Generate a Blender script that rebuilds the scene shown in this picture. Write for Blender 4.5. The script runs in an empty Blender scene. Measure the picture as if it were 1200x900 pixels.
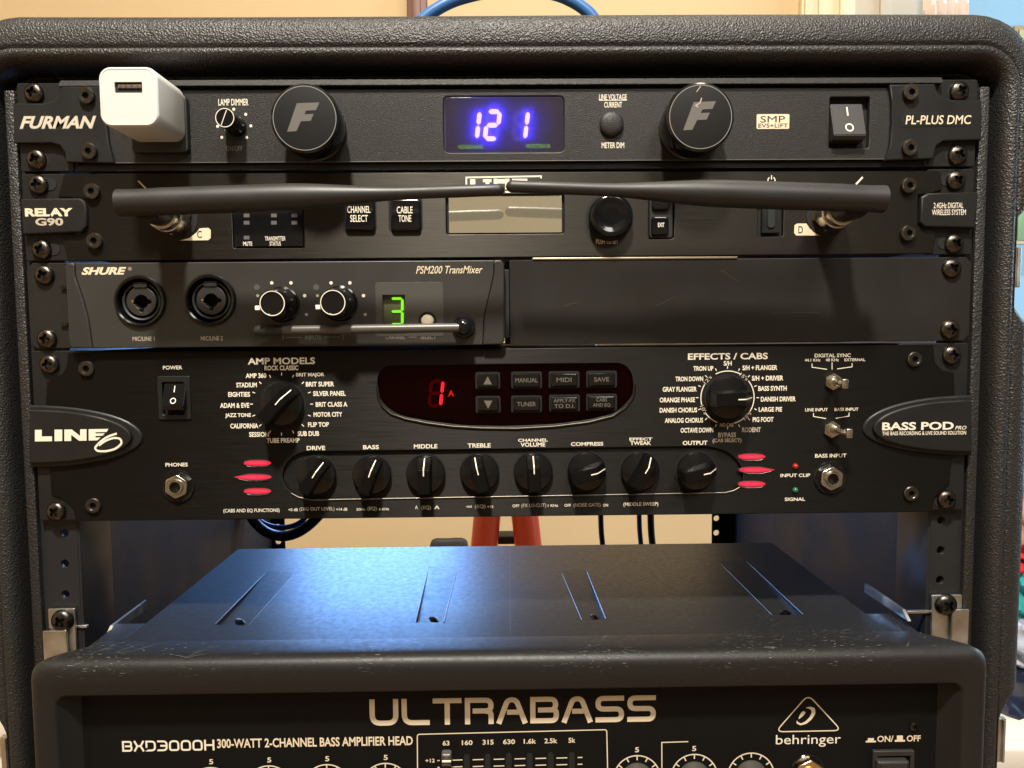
import bpy, bmesh, math, random
import numpy as np
from mathutils import Vector, Matrix
random.seed(7)
PI = math.pi
sc = bpy.context.scene
C = sc.collection
MM = 0.001

# ------------------------------------------------------------------ camera
CAM = np.array([-1.454, -395.32, -124.92])
YAW, PIT, ROL, FPX = 0.013975, 0.070174, -0.008254, 900.0
cy_, sy_, cp_, sp_ = math.cos(YAW), math.sin(YAW), math.cos(PIT), math.sin(PIT)
FW = np.array([sy_*cp_, cy_*cp_, -sp_]); R0 = np.array([cy_, -sy_, 0.0]); U0 = np.cross(R0, FW)
RR = R0*math.cos(ROL) + U0*math.sin(ROL); UU = -R0*math.sin(ROL) + U0*math.cos(ROL)
cam = bpy.data.cameras.new('camera'); camo = bpy.data.objects.new('camera', cam); C.objects.link(camo)
m = Matrix(((RR[0], UU[0], -FW[0], CAM[0]*MM), (RR[1], UU[1], -FW[1], CAM[1]*MM), (RR[2], UU[2], -FW[2], CAM[2]*MM), (0, 0, 0, 1)))
camo.matrix_world = m
cam.sensor_width = 36; cam.lens = 27.0; cam.clip_start = 0.01; cam.clip_end = 60
sc.camera = camo

def P(px, py, Y=0.0):
    d = FW + RR*(px-600)/FPX + UU*(450-py)/FPX
    t = (Y-CAM[1])/d[1]; q = CAM+d*t
    return float(q[0]), float(q[2])
def Q(px, py, Z):
    d = FW + RR*(px-600)/FPX + UU*(450-py)/FPX
    t = (Z-CAM[2])/d[2]; q = CAM+d*t
    return float(q[0]), float(q[1])
def SC(px, py, Y=0.0):                    # mm per photo pixel at that place
    x, z = P(px, py, Y)
    return float((np.array([x, Y, z])-CAM) @ FW)/FPX

# ------------------------------------------------------------------ world, lamps, exposure
W = bpy.data.worlds.new('World'); sc.world = W; W.use_nodes = True
bgn = W.node_tree.nodes['Background']; bgn.inputs[0].default_value = (1.0, 0.91, 0.79, 1); bgn.inputs[1].default_value = 0.20
def lamp(name, loc, target, size, energy, col, size_y=None):
    l = bpy.data.lights.new(name, 'AREA'); l.energy = energy; l.color = col
    l.shape = 'RECTANGLE' if size_y else 'DISK'; l.size = size
    if size_y: l.size_y = size_y
    o = bpy.data.objects.new(name, l); C.objects.link(o); o.location = [v*MM for v in loc]
    o.rotation_euler = (Vector(target)-Vector(loc)).to_track_quat('-Z', 'Y').to_euler()
    return o
lamp('ceiling_lamp', (-125, -810, 1240), (0, 0, -150), 0.14, 61.0, (1.0, 0.93, 0.82))
lamp('soft_fill_lamp', (650, -1750, 1600), (0, 0, -150), 0.7, 30.0, (1.0, 0.94, 0.86), 0.7)  # unseen fill lamp added to soften the shadows
lamp('blue_monitor_light', (-150, 540, -115), (-10, 60, -277), 0.20, 2.6, (0.16, 0.42, 1.0), 0.16)
lamp('window_light', (2500, 700, 500), (900, 1200, 50), 1.2, 50.0, (0.66, 0.84, 1.0), 1.3)
lamp('room_lamp', (500, 600, 1700), (0, 1400, 0), 0.4, 10.0, (1.0, 0.84, 0.62))
sc.view_settings.view_transform = 'Standard'; sc.view_settings.look = 'None'
sc.view_settings.exposure = 0.0; sc.view_settings.gamma = 1.0
sc.render.engine = 'CYCLES'
sc.cycles.use_denoising = True
sc.cycles.max_bounces = 6; sc.cycles.sample_clamp_indirect = 4.0

# ------------------------------------------------------------------ materials
MATS = {}
def nt(mat): return mat.node_tree.nodes, mat.node_tree.links
def mat(name, col, rough=0.5, metal=0.0, bump=None, spec=0.5, coat=0.0, aniso=0.0, var=None, rvar=None, coat_rough=0.05):
    """bump=(scale xyz | scale, strength, distance mm); var=(scale, amount); rvar=(scale, amount)"""
    if name in MATS: return MATS[name]
    m = bpy.data.materials.new(name); m.use_nodes = True; N, L = nt(m); b = N['Principled BSDF']
    b.inputs['Base Color'].default_value = (*col, 1); b.inputs['Roughness'].default_value = rough
    b.inputs['Metallic'].default_value = metal; b.inputs['Specular IOR Level'].default_value = spec
    b.inputs['Coat Weight'].default_value = coat; b.inputs['Coat Roughness'].default_value = coat_rough
    tc = N.new('ShaderNodeTexCoord')
    def noise(scale, detail=3.0):
        mp = N.new('ShaderNodeMapping'); L.new(tc.outputs['Object'], mp.inputs[0])
        s = scale if isinstance(scale, (tuple, list)) else (scale,)*3
        mp.inputs['Scale'].default_value = s
        n = N.new('ShaderNodeTexNoise'); n.inputs['Scale'].default_value = 1.0; n.inputs['Detail'].default_value = detail
        L.new(mp.outputs[0], n.inputs['Vector']); return n
    if aniso:
        b.inputs['Anisotropic'].default_value = aniso
        cv = N.new('ShaderNodeCombineXYZ'); cv.inputs[2].default_value = 1.0
        L.new(cv.outputs[0], b.inputs['Tangent'])
    if bump:
        n = noise(bump[0]); bp = N.new('ShaderNodeBump'); bp.inputs['Strength'].default_value = bump[1]
        bp.inputs['Distance'].default_value = bump[2]*MM
        L.new(n.outputs['Fac'], bp.inputs['Height']); L.new(bp.outputs[0], b.inputs['Normal'])
    if var:
        n = noise(var[0], 4.0); mx = N.new('ShaderNodeMix'); mx.data_type = 'RGBA'
        mx.inputs[6].default_value = (*[c*(1-var[1]) for c in col], 1); mx.inputs[7].default_value = (*[min(1, c*(1+var[1])) for c in col], 1)
        L.new(n.outputs['Fac'], mx.inputs[0]); L.new(mx.outputs[2], b.inputs['Base Color'])
    if rvar:
        n = noise(rvar[0], 4.0); mr = N.new('ShaderNodeMapRange')
        mr.inputs['From Min'].default_value = 0.3; mr.inputs['From Max'].default_value = 0.7
        mr.inputs['To Min'].default_value = max(.02, rough-rvar[1]); mr.inputs['To Max'].default_value = min(1, rough+rvar[1])
        L.new(n.outputs['Fac'], mr.inputs['Value']); L.new(mr.outputs[0], b.inputs['Roughness'])
    MATS[name] = m; return m
def emis(name, col, s, base=(0.02, 0.02, 0.02)):
    if name in MATS: return MATS[name]
    m = mat(name, base, 0.3); b = m.node_tree.nodes['Principled BSDF']
    b.inputs['Emission Color'].default_value = (*col, 1); b.inputs['Emission Strength'].default_value = s
    return m
def scuffed(name, col, rough, bumpspec, scr_scale, thr, scr_col, zmin=None):
    """black plastic with sparse pale scuffs that have a shape of their own"""
    m = mat(name, col, rough, spec=.35, bump=bumpspec, rvar=(300, 0.05)); N, L = nt(m); b = N['Principled BSDF']
    tc = N.new('ShaderNodeTexCoord'); outs = []
    for rot, sc_ in ((0.5, scr_scale), (-0.6, tuple(v*0.8 for v in scr_scale)), (1.35, tuple(v*1.2 for v in scr_scale))):
        mp = N.new('ShaderNodeMapping'); mp.inputs['Rotation'].default_value = (0, 0, rot); mp.inputs['Scale'].default_value = sc_
        L.new(tc.outputs['Object'], mp.inputs[0])
        n = N.new('ShaderNodeTexNoise'); n.inputs['Scale'].default_value = 1; n.inputs['Detail'].default_value = 2
        L.new(mp.outputs[0], n.inputs['Vector'])
        r = N.new('ShaderNodeMapRange'); r.inputs['From Min'].default_value = thr; r.inputs['From Max'].default_value = thr+0.03
        L.new(n.outputs['Fac'], r.inputs['Value']); outs.append(r.outputs[0])
    mx1 = N.new('ShaderNodeMath'); mx1.operation = 'MAXIMUM'; L.new(outs[0], mx1.inputs[0]); L.new(outs[1], mx1.inputs[1])
    mx2 = N.new('ShaderNodeMath'); mx2.operation = 'MAXIMUM'; L.new(mx1.outputs[0], mx2.inputs[0]); L.new(outs[2], mx2.inputs[1])
    fac = mx2.outputs[0]
    # wear gathers in patches
    n = N.new('ShaderNodeTexNoise'); n.inputs['Scale'].default_value = 22; L.new(tc.outputs['Object'], n.inputs['Vector'])
    r = N.new('ShaderNodeMapRange'); r.inputs['From Min'].default_value = 0.45; r.inputs['From Max'].default_value = 0.6; L.new(n.outputs['Fac'], r.inputs['Value'])
    mu = N.new('ShaderNodeMath'); mu.operation = 'MULTIPLY'; L.new(fac, mu.inputs[0]); L.new(r.outputs[0], mu.inputs[1]); fac = mu.outputs[0]
    if zmin is not None:      # knocks gather on the exposed top edge
        sp = N.new('ShaderNodeSeparateXYZ'); L.new(tc.outputs['Object'], sp.inputs[0])
        zr = N.new('ShaderNodeMapRange'); zr.inputs['From Min'].default_value = zmin-.002; zr.inputs['From Max'].default_value = zmin+.002; L.new(sp.outputs[2], zr.inputs['Value'])
        mz = N.new('ShaderNodeMath'); mz.operation = 'MULTIPLY'; L.new(fac, mz.inputs[0]); L.new(zr.outputs[0], mz.inputs[1]); fac = mz.outputs[0]
    mx = N.new('ShaderNodeMix'); mx.data_type = 'RGBA'; mx.inputs[6].default_value = (*col, 1); mx.inputs[7].default_value = (*scr_col, 1)
    L.new(fac, mx.inputs[0]); L.new(mx.outputs[2], b.inputs['Base Color'])
    return m

def case_plastic():
    m = mat('case_plastic', (0.015, 0.014, 0.013), 0.42); N, L = nt(m); b = N['Principled BSDF']
    tc = N.new('ShaderNodeTexCoord'); v = N.new('ShaderNodeTexVoronoi'); v.inputs['Scale'].default_value = 1250; v.feature = 'SMOOTH_F1'
    n = N.new('ShaderNodeTexNoise'); n.inputs['Scale'].default_value = 900; n.inputs['Detail'].default_value = 3
    n2 = N.new('ShaderNodeTexNoise'); n2.inputs['Scale'].default_value = 25; n2.inputs['Detail'].default_value = 3
    for q in (v, n, n2): L.new(tc.outputs['Object'], q.inputs['Vector'])
    a = N.new('ShaderNodeMath'); a.operation = 'ADD'; L.new(v.outputs['Distance'], a.inputs[0]); L.new(n.outputs['Fac'], a.inputs[1])
    bp = N.new('ShaderNodeBump'); bp.inputs['Strength'].default_value = 0.9; bp.inputs['Distance'].default_value = 0.00045
    L.new(a.outputs[0], bp.inputs['Height']); L.new(bp.outputs[0], b.inputs['Normal'])
    mr = N.new('ShaderNodeMapRange'); mr.inputs['To Min'].default_value = 0.36; mr.inputs['To Max'].default_value = 0.54
    L.new(n2.outputs['Fac'], mr.inputs['Value']); L.new(mr.outputs[0], b.inputs['Roughness'])
    return m
M_case = case_plastic()
M_powder = mat('powder_coat', (0.019, 0.018, 0.017), 0.40, spec=.36, bump=(1900, 0.8, 0.28), var=(1500, 0.5))
M_endcap = mat('satin_end_cap', (0.011, 0.0113, 0.0118), 0.40, spec=.34, bump=(2500, 0.15, 0.1), rvar=(60, .06))
M_ear = mat('ear_black', (0.009, 0.0088, 0.0085), 0.45, spec=.34, bump=(2200, 0.15, 0.1), rvar=(70, .06))
M_brush = mat('brushed_black', (0.034, 0.031, 0.026), 0.48, metal=0.85, bump=((60, 60, 2700), 0.55, 0.10), aniso=0.88, rvar=((45, 45, 1400), 0.10), spec=.34)
M_brush2 = mat('brushed_black_fine', (0.015, 0.0138, 0.012), 0.48, metal=0.75, bump=((70, 70, 2500), 0.55, 0.10), aniso=0.88, rvar=((40, 40, 1100), 0.10), spec=.34)
M_grey = mat('charcoal_plastic', (0.028, 0.027, 0.025), 0.42, bump=(1800, 0.25, 0.18), rvar=(50, .05))
M_greyd = mat('dark_bezel_plastic', (0.020, 0.019, 0.018), 0.45, bump=(1800, 0.25, 0.18))
M_blank = mat('blank_steel_paint', (0.012, 0.0105, 0.009), 0.48, spec=.34, bump=(900, 0.12, 0.12), rvar=(30, 0.07), var=(25, 0.12))
M_black = mat('matt_black', (0.006, 0.006, 0.006), 0.6)
M_void = mat('deep_black', (0.002, 0.002, 0.002), 0.8)
M_gloss = mat('gloss_black', (0.005, 0.005, 0.0055), 0.15, spec=.4, bump=(300, 0.03, 0.1), rvar=(200, .05))
M_rubber = mat('rubber_black', (0.010, 0.014, 0.014), 0.5, bump=(1500, 0.2, 0.15))
M_ant = mat('antenna_plastic', (0.014, 0.0135, 0.013), 0.48, bump=(1900, 0.2, 0.12), rvar=(80, .05))
M_screw = mat('black_zinc', (0.10, 0.088, 0.075), 0.30, metal=1.0, bump=(500, 0.15, 0.1), rvar=(400, .1))
M_screwd = mat('black_oxide', (0.075, 0.070, 0.066), 0.32, metal=1.0, rvar=(400, .1))
M_nickel = mat('nickel', (0.56, 0.53, 0.47), 0.24, metal=1.0, rvar=(300, .08))
M_gold = mat('brassy_gold', (0.80, 0.60, 0.33), 0.25, metal=1.0, rvar=(300, .08))
M_zinc = mat('zinc_plate', (0.62, 0.62, 0.58), 0.38, metal=1.0, bump=(300, 0.2, 0.1), rvar=(90, .12), var=(70, .12))
M_white = mat('print_white', (0.72, 0.66, 0.54), 0.5)
M_cream = mat('print_cream', (0.66, 0.56, 0.40), 0.45)
M_dim = mat('print_grey', (0.20, 0.18, 0.15), 0.5)
M_silverprint = mat('print_silver', (0.42, 0.36, 0.28), 0.4)
M_lineink = mat('pointer_white', (0.85, 0.80, 0.68), 0.4)
M_bezel = scuffed('amp_bezel_plastic', (0.011, 0.0102, 0.0095), 0.46, (1300, 0.3, 0.25), (200, 2400, 2400), 0.70, (0.18, 0.19, 0.17), zmin=0.1165)
M_lid = scuffed('amp_lid_paint', (0.012, 0.012, 0.012), 0.40, (1500, 0.2, 0.2), (500, 2600, 1500), 0.69, (0.10, 0.10, 0.11))
M_ampp = mat('amp_panel_black', (0.002, 0.002, 0.002), 0.6, spec=.2, bump=(900, 0.08, 0.1))
M_inner = mat('case_inner_plastic', (0.022, 0.022, 0.022), 0.5, spec=.25, bump=(160, 0.25, 0.6), rvar=(20, .1))
M_rail = mat('rail_black', (0.016, 0.016, 0.017), 0.38, spec=.34, bump=(700, 0.1, 0.1), rvar=(60, .06))
M_charger = mat('charger_white', (0.66, 0.65, 0.62), 0.32)
M_chargerf = mat('charger_face', (0.58, 0.56, 0.53), 0.42)
M_blue = emis('led_blue', (0.035, 0.02, 1.0), 62.0)
M_blueoff = mat('led_off', (0.20, 0.17, 0.22), 0.4)
M_bluebk = mat('meter_backing', (0.07, 0.052, 0.07), 0.5)
M_greenp = emis('led_green_print', (0.35, 0.9, 0.05), 0.55)
M_green = emis('led_green', (0.25, 1.0, 0.01), 1.05)
M_greenbk = mat('green_led_backing', (0.060, 0.068, 0.030), 0.4)
M_red = emis('led_red', (1.0, 0.06, 0.12), 2.8)
M_redfaint = emis('led_red_faint', (1.0, 0.0, 0.03), 0.09)  # unlit segments given a faint glow of their own
M_redA = emis('led_red_letter', (1.0, 0.06, 0.01), 1.6)
M_redbk = mat('red_window_back', (0.0035, 0.001, 0.0012), 0.5)
M_vent = emis('vent_red_light', (1.0, 0.004, 0.05), 0.85)
M_ledr = mat('led_lens_red', (0.28, 0.012, 0.012), 0.2)
M_ledg = mat('led_lens_green', (0.02, 0.10, 0.06), 0.2)

def glass(name, rough, tint, gf):
    m = bpy.data.materials.new(name); m.use_nodes = True; N, L = nt(m)
    for n in list(N):
        if n.type != 'OUTPUT_MATERIAL': N.remove(n)
    out = [n for n in N if n.type == 'OUTPUT_MATERIAL'][0]
    t = N.new('ShaderNodeBsdfTransparent'); t.inputs[0].default_value = (*tint, 1)
    g = N.new('ShaderNodeBsdfGlossy'); g.inputs['Roughness'].default_value = rough
    x = N.new('ShaderNodeMixShader'); fr = N.new('ShaderNodeFresnel'); fr.inputs[0].default_value = gf
    L.new(fr.outputs[0], x.inputs[0]); L.new(t.outputs[0], x.inputs[1]); L.new(g.outputs[0], x.inputs[2]); L.new(x.outputs[0], out.inputs[0])
    return m
M_glass = glass('clear_window', 0.03, (0.92, 0.90, 0.95), 1.6)
def add_diffuse(m, col, fac):
    N, L = nt(m); out = [n for n in N if n.type == 'OUTPUT_MATERIAL'][0]; src = out.inputs[0].links[0].from_socket
    t = N.new('ShaderNodeBsdfTranslucent'); t.inputs[0].default_value = (*col, 1); x = N.new('ShaderNodeMixShader'); x.inputs[0].default_value = fac
    L.new(src, x.inputs[1]); L.new(t.outputs[0], x.inputs[2]); L.new(x.outputs[0], out.inputs[0])
add_diffuse(M_glass, (.9, .9, 1.0), .12)
M_redglass = glass('red_window', 0.05, (0.70, 0.36, 0.36), 1.15)
def lcd():
    m = mat('lcd_glass', (0.34, 0.31, 0.22), 0.4); N, L = nt(m); b = N['Principled BSDF']
    out = [n for n in N if n.type == 'OUTPUT_MATERIAL'][0]
    g = N.new('ShaderNodeBsdfGlossy'); g.inputs['Roughness'].default_value = 0.04; g.inputs[0].default_value = (0.84, 0.86, 0.78, 1)
    x = N.new('ShaderNodeMixShader'); x.inputs[0].default_value = 0.66
    L.new(b.outputs[0], x.inputs[1]); L.new(g.outputs[0], x.inputs[2]); L.new(x.outputs[0], out.inputs[0]); return m
M_lcd = lcd()

# ------------------------------------------------------------------ object helpers
ORG = {}
def empty(name, loc, label=None, cat=None, group=None):
    o = bpy.data.objects.new(name, None); C.objects.link(o); o.empty_display_size = 0.02
    o.location = [v*MM for v in loc]; ORG[o.name] = np.array(loc, float)
    if label: o['label'] = label
    if cat: o['category'] = cat
    if group: o['group'] = group
    return o
def finish(name, me, material, parent=None, smooth=30, label=None, cat=None, group=None, kind=None):
    """me holds coordinates in mm, world space"""
    if parent is not None: org = ORG[parent.name]
    else:
        co = np.array([v.co[:] for v in me.vertices]); org = np.array([(co[:, 0].min()+co[:, 0].max())/2, (co[:, 1].min()+co[:, 1].max())/2, co[:, 2].min()])
    me.transform(Matrix.Translation(Vector(-org))); me.transform(Matrix.Scale(MM, 4))
    me.materials.clear(); me.materials.append(material)
    for p in me.polygons: p.use_smooth = bool(smooth)
    if smooth: me.set_sharp_from_angle(angle=math.radians(smooth))
    o = bpy.data.objects.new(name, me); C.objects.link(o)
    if parent is not None: o.parent = parent; ORG[o.name] = org
    else: o.location = [v*MM for v in org]; ORG[o.name] = org
    if label: o['label'] = label
    if cat: o['category'] = cat
    if group: o['group'] = group
    if kind: o['kind'] = kind
    return o
def newmesh(v, f, name='mesh'):
    me = bpy.data.meshes.new(name); me.from_pydata([tuple(map(float, p)) for p in v], [], f); me.update(); return me
class MB:
    def __init__(s): s.v = []; s.f = []
    def add(s, v, f):
        k = len(s.v); s.v += list(v); s.f += [tuple(i+k for i in q) for q in f]
    def box(s, x0, x1, y0, y1, z0, z1, b=0.0):
        if b:
            bm = bmesh.new(); bmesh.ops.create_cube(bm, size=1)
            for v in bm.verts: v.co = ((x0+x1)/2+v.co.x*(x1-x0), (y0+y1)/2+v.co.y*(y1-y0), (z0+z1)/2+v.co.z*(z1-z0))
            bmesh.ops.bevel(bm, geom=bm.edges[:], offset=b, segments=3, affect='EDGES', profile=.5)
            bm.verts.index_update(); s.add([v.co[:] for v in bm.verts], [[v.index for v in f.verts] for f in bm.faces]); bm.free()
        else:
            s.add([(x0, y0, z0), (x1, y0, z0), (x1, y1, z0), (x0, y1, z0), (x0, y0, z1), (x1, y0, z1), (x1, y1, z1), (x0, y1, z1)],
                  [(0, 3, 2, 1), (4, 5, 6, 7), (0, 1, 5, 4), (1, 2, 6, 5), (2, 3, 7, 6), (3, 0, 4, 7)])
        return s
    def lathe(s, cx, cz, prof, n=40, cap=True, sx=1.0):
        """axis along Y through (cx, cz); prof = [(r, y)...] from back to front"""
        v = []; f = []
        for r, y in prof:
            for i in range(n):
                a = 2*PI*i/n; v.append((cx+r*math.cos(a)*sx, y, cz+r*math.sin(a)))
        for k in range(len(prof)-1):
            for i in range(n):
                j = (i+1) % n; f.append((k*n+i, k*n+j, (k+1)*n+j, (k+1)*n+i))
        if cap:
            f.append(tuple(range(n))[::-1]); f.append(tuple((len(prof)-1)*n+i for i in range(n)))
        s.add(v, f); return s
    def tube(s, pts, rad, n=12, cap=True):
        pts = [np.array(p, float) for p in pts]; v = []; f = []; up = None
        for i, p in enumerate(pts):
            t = pts[min(i+1, len(pts)-1)]-pts[max(i-1, 0)]; t = t/np.linalg.norm(t)
            if up is None:
                up = np.array([0, 0, 1.]) if abs(t[2]) < .9 else np.array([1., 0, 0])
            a = np.cross(t, up); a /= np.linalg.norm(a); b = np.cross(a, t); up = b
            r = rad[i] if isinstance(rad, (list, tuple)) else rad
            for k in range(n):
                q = 2*PI*k/n; v.append(tuple(p+a*r*math.cos(q)+b*r*math.sin(q)))
        for i in range(len(pts)-1):
            for k in range(n):
                j = (k+1) % n; f.append((i*n+k, i*n+j, (i+1)*n+j, (i+1)*n+k))
        if cap:
            f.append(tuple(range(n))[::-1]); f.append(tuple((len(pts)-1)*n+k for k in range(n)))
        s.add(v, f); return s
    def poly(s, pts, y0, y1):
        """prism: outline pts in (x, z), from y0 (front) to y1 (back)"""
        n = len(pts); a = sum(pts[i][0]*pts[(i+1) % n][1]-pts[(i+1) % n][0]*pts[i][1] for i in range(n))
        if a < 0: pts = pts[::-1]
        v = [(p[0], y0, p[1]) for p in pts]+[(p[0], y1, p[1]) for p in pts]
        f = [tuple(range(n)), tuple(range(2*n-1, n-1, -1))]+[(i, n+i, n+(i+1) % n, (i+1) % n) for i in range(n)]
        s.add(v, f); return s
    def build(s, name, material, parent=None, smooth=30, **k):
        me = newmesh(s.v, s.f, name)
        bm = bmesh.new(); bm.from_mesh(me); bmesh.ops.recalc_face_normals(bm, faces=bm.faces[:]); bm.to_mesh(me); bm.free()
        return finish(name, me, material, parent, smooth, **k)
def rr(x0, z0, x1, z1, r, n=6):
    if x0 > x1: x0, x1 = x1, x0
    if z0 > z1: z0, z1 = z1, z0
    r = max(0.01, min(r, (x1-x0)/2-.001, (z1-z0)/2-.001)); o = []
    for cx, cz, a in ((x1-r, z0+r, -90), (x1-r, z1-r, 0), (x0+r, z1-r, 90), (x0+r, z0+r, 180)):
        for i in range(n+1):
            t = math.radians(a+90*i/n); o.append((cx+r*math.cos(t), cz+r*math.sin(t)))
    return o
def prr(x0, y0, x1, y1, r, Y=0.0, n=6):
    """rounded rectangle from photo-pixel box at depth Y, upright in the world; r in px"""
    cx, cy = (x0+x1)/2, (y0+y1)/2; x, z = P(cx, cy, Y); s = SC(cx, cy, Y); w, h = (x1-x0)*s/2, (y1-y0)*s/2
    return rr(x-w, z-h, x+w, z+h, r*s, n)
def ppoly(pts, Y=0.0): return [P(a, b, Y) for a, b in pts]
def circ(px, py, rpx, Y=0.0, n=36):
    x, z = P(px, py, Y); s = SC(px, py, Y); return [(x+rpx*s*math.cos(2*PI*i/n), z+rpx*s*math.sin(2*PI*i/n)) for i in range(n)]
def curve_mesh(cu):
    o = bpy.data.objects.new('tmp', cu); C.objects.link(o)
    dg = bpy.context.evaluated_depsgraph_get(); dg.update()
    me = bpy.data.meshes.new_from_object(o.evaluated_get(dg)); bpy.data.objects.remove(o); bpy.data.curves.remove(cu)
    return me
ROTX = Matrix(((1, 0, 0, 0), (0, 0, -1, 0), (0, 1, 0, 0), (0, 0, 0, 1)))
def plate(name, outlines, yf, th, material, parent=None, bevel=0.3, smooth=30, xy=False, **k):
    """outlines in (x, z) mm, first outer then holes; front face at y=yf, th thick"""
    cu = bpy.data.curves.new('tmp', 'CURVE'); cu.dimensions = '2D'; cu.fill_mode = 'BOTH'
    b = min(bevel, th*0.45); cu.extrude = th/2-b; cu.bevel_depth = b; cu.bevel_resolution = 2; cu.offset = -b
    for o in outlines:
        sp = cu.splines.new('POLY'); sp.points.add(len(o)-1); sp.use_cyclic_u = True
        for p, q in zip(sp.points, o): p.co = (q[0], q[1], 0, 1)
    me = curve_mesh(cu)
    if xy: me.transform(Matrix.Translation((0, 0, yf-th/2)))
    else: me.transform(ROTX); me.transform(Matrix.Translation((0, yf+th/2, 0)))
    return finish(name, me, material, parent, smooth, **k)
def T(parent, s, x0, y0, x1, y1, Y=0.0, material=None, bold=0.0, shear=0.0, rot=0.0, name='printed_text', lift=0.05):
    """text stretched into the photo-pixel box (x0,y0)-(x1,y1) on the plane y=Y"""
    cu = bpy.data.curves.new('tmp', 'FONT'); cu.body = s; cu.size = 1; cu.extrude = 0.0; cu.offset = bold*.5; cu.shear = shear; cu.resolution_u = 3
    me = curve_mesh(cu)
    co = np.array([v.co[:] for v in me.vertices]); lo, hi = co.min(0), co.max(0)
    cx, cy = (x0+x1)/2, (y0+y1)/2; x, z = P(cx, cy, Y); q = SC(cx, cy, Y)
    w, h = (x1-x0)*q, (y1-y0)*q
    kx, kz = w/(hi[0]-lo[0]), h/max(1e-6, hi[1]-lo[1])
    ca, sa = math.cos(rot), math.sin(rot)
    for v in me.vertices:
        a = (v.co.x-(lo[0]+hi[0])/2)*kx; b = (v.co.y-(lo[1]+hi[1])/2)*kz
        v.co = (x+a*ca-b*sa, Y-lift, z+a*sa+b*ca)
    return finish(name, me, material or M_white, parent, 0)
def ribbon(mb, pts, w, y, closed=False):
    """flat stroke of width w along (x, z) points, 0.05 thick at depth y"""
    P_ = [np.array(p, float) for p in pts]; n = len(P_); L_ = []; R_ = []
    for i in range(n):
        a = P_[(i-1) % n] if (closed or i > 0) else None; b = P_[(i+1) % n] if (closed or i < n-1) else None
        d1 = (P_[i]-a) if a is not None else (b-P_[i]); d2 = (b-P_[i]) if b is not None else d1
        d1 = d1/np.linalg.norm(d1); d2 = d2/np.linalg.norm(d2)
        n1 = np.array([-d1[1], d1[0]]); n2 = np.array([-d2[1], d2[0]]); m_ = n1+n2; l = np.linalg.norm(m_)
        m_ = m_/l if l > 1e-6 else n1; k = w/2/max(0.45, m_@n1); L_.append(P_[i]+m_*k); R_.append(P_[i]-m_*k)
    v = [(p[0], y, p[1]) for p in L_]+[(p[0], y, p[1]) for p in R_]
    f = [(i, (i+1) % n, n+(i+1) % n, n+i) for i in range(n if closed else n-1)]
    mb.add(v, f)
def rpath(pts, r, closed=False, n=5):
    rs = r if isinstance(r, list) else [r]*len(pts)
    """polyline with rounded corners"""
    out = []; N_ = len(pts); pp = [np.array(p, float) for p in pts]
    for i in range(N_):
        if not closed and i in (0, N_-1): out.append(tuple(pp[i])); continue
        a, b, c = pp[i-1], pp[i], pp[(i+1) % N_]; u = a-b; w = c-b; lu, lw = np.linalg.norm(u), np.linalg.norm(w)
        if rs[i] < .4 and isinstance(r, list): out.append(tuple(b)); continue
        k = min(rs[i], lu*.499, lw*.499); p0 = b+u/lu*k; p1 = b+w/lw*k
        for j in range(n+1):
            t = j/n; out.append(tuple((1-t)**2*p0+2*t*(1-t)*b+t*t*p1))
    return out
def arc(cx, cz, r, a0, a1, n=24): return [(cx+r*math.cos(math.radians(a0+(a1-a0)*i/n)), cz+r*math.sin(math.radians(a0+(a1-a0)*i/n))) for i in range(n+1)]
def strokes_px(parent, lines, wpx, Y, material, name='printed_line', closed=False, lift=0.05):
    mb = MB()
    for i, ln in enumerate(lines):
        a = ln[0]; s = SC(a[0], a[1], Y); ribbon(mb, [P(x, y, Y) for x, y in ln], wpx*s, Y-lift-0.004*i, closed)
    return mb.build(name, material, parent, 0)
def dots(parent, pts, rpx, Y, material, name='scale_dot'):
    mb = MB()
    for x, y in pts: mb.poly(circ(x, y, rpx, Y, 14), Y-0.06, Y+0.02)
    o = mb.build(name, material, parent, 0); return o

# stroke letters for the wide display face
GL = {
 'U': ([[(0, 1), (0, 0), (1, 0), (1, 1)]], 1), 'L': ([[(0, 1), (0, 0), (1, 0)]], .97), 'T': ([[(0, 1), (1, 1)], [(.5, 1), (.5, 0)]], 1),
 'R': ([[(0, 0), (0, 1), (1, 1), (1, .5), (.22, .5)], [(.7, .5), (1, .45), (1, 0)]], 1),
 'A': ([[(0, 0), (.33, 1), (.67, 1), (1, 0)], [(.30, .42), (.76, .42)]], 1.05),
 'B': ([[(.0, 0), (0, 1), (.97, 1), (.97, .5), (.22, .5)], [(.7, .5), (1, .5), (1, 0), (0, 0)]], 1),
 'S': ([[(1, 1), (0, 1), (0, .5), (1, .5), (1, 0), (0, 0)]], 1),
 'X': ([[(0, 1), (.3, .5), (.7, .5), (1, 1)], [(0, 0), (.3, .5)], [(.7, .5), (1, 0)]], 1),
 'D': ([[(0, 0), (0, 1), (1, 1), (1, 0), (0, 0), (0, .3)]], 1), '3': ([[(0, 1), (1, 1), (1, 0), (0, 0)], [(.25, .5), (1, .5)]], 1),
 '0': ([[(.5, 0), (0, 0), (0, 1), (1, 1), (1, 0), (.5, 0)]], 1), 'H': ([[(0, 0), (0, 1)], [(1, 0), (1, 1)], [(0, .5), (1, .5)]], 1),
}
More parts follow.
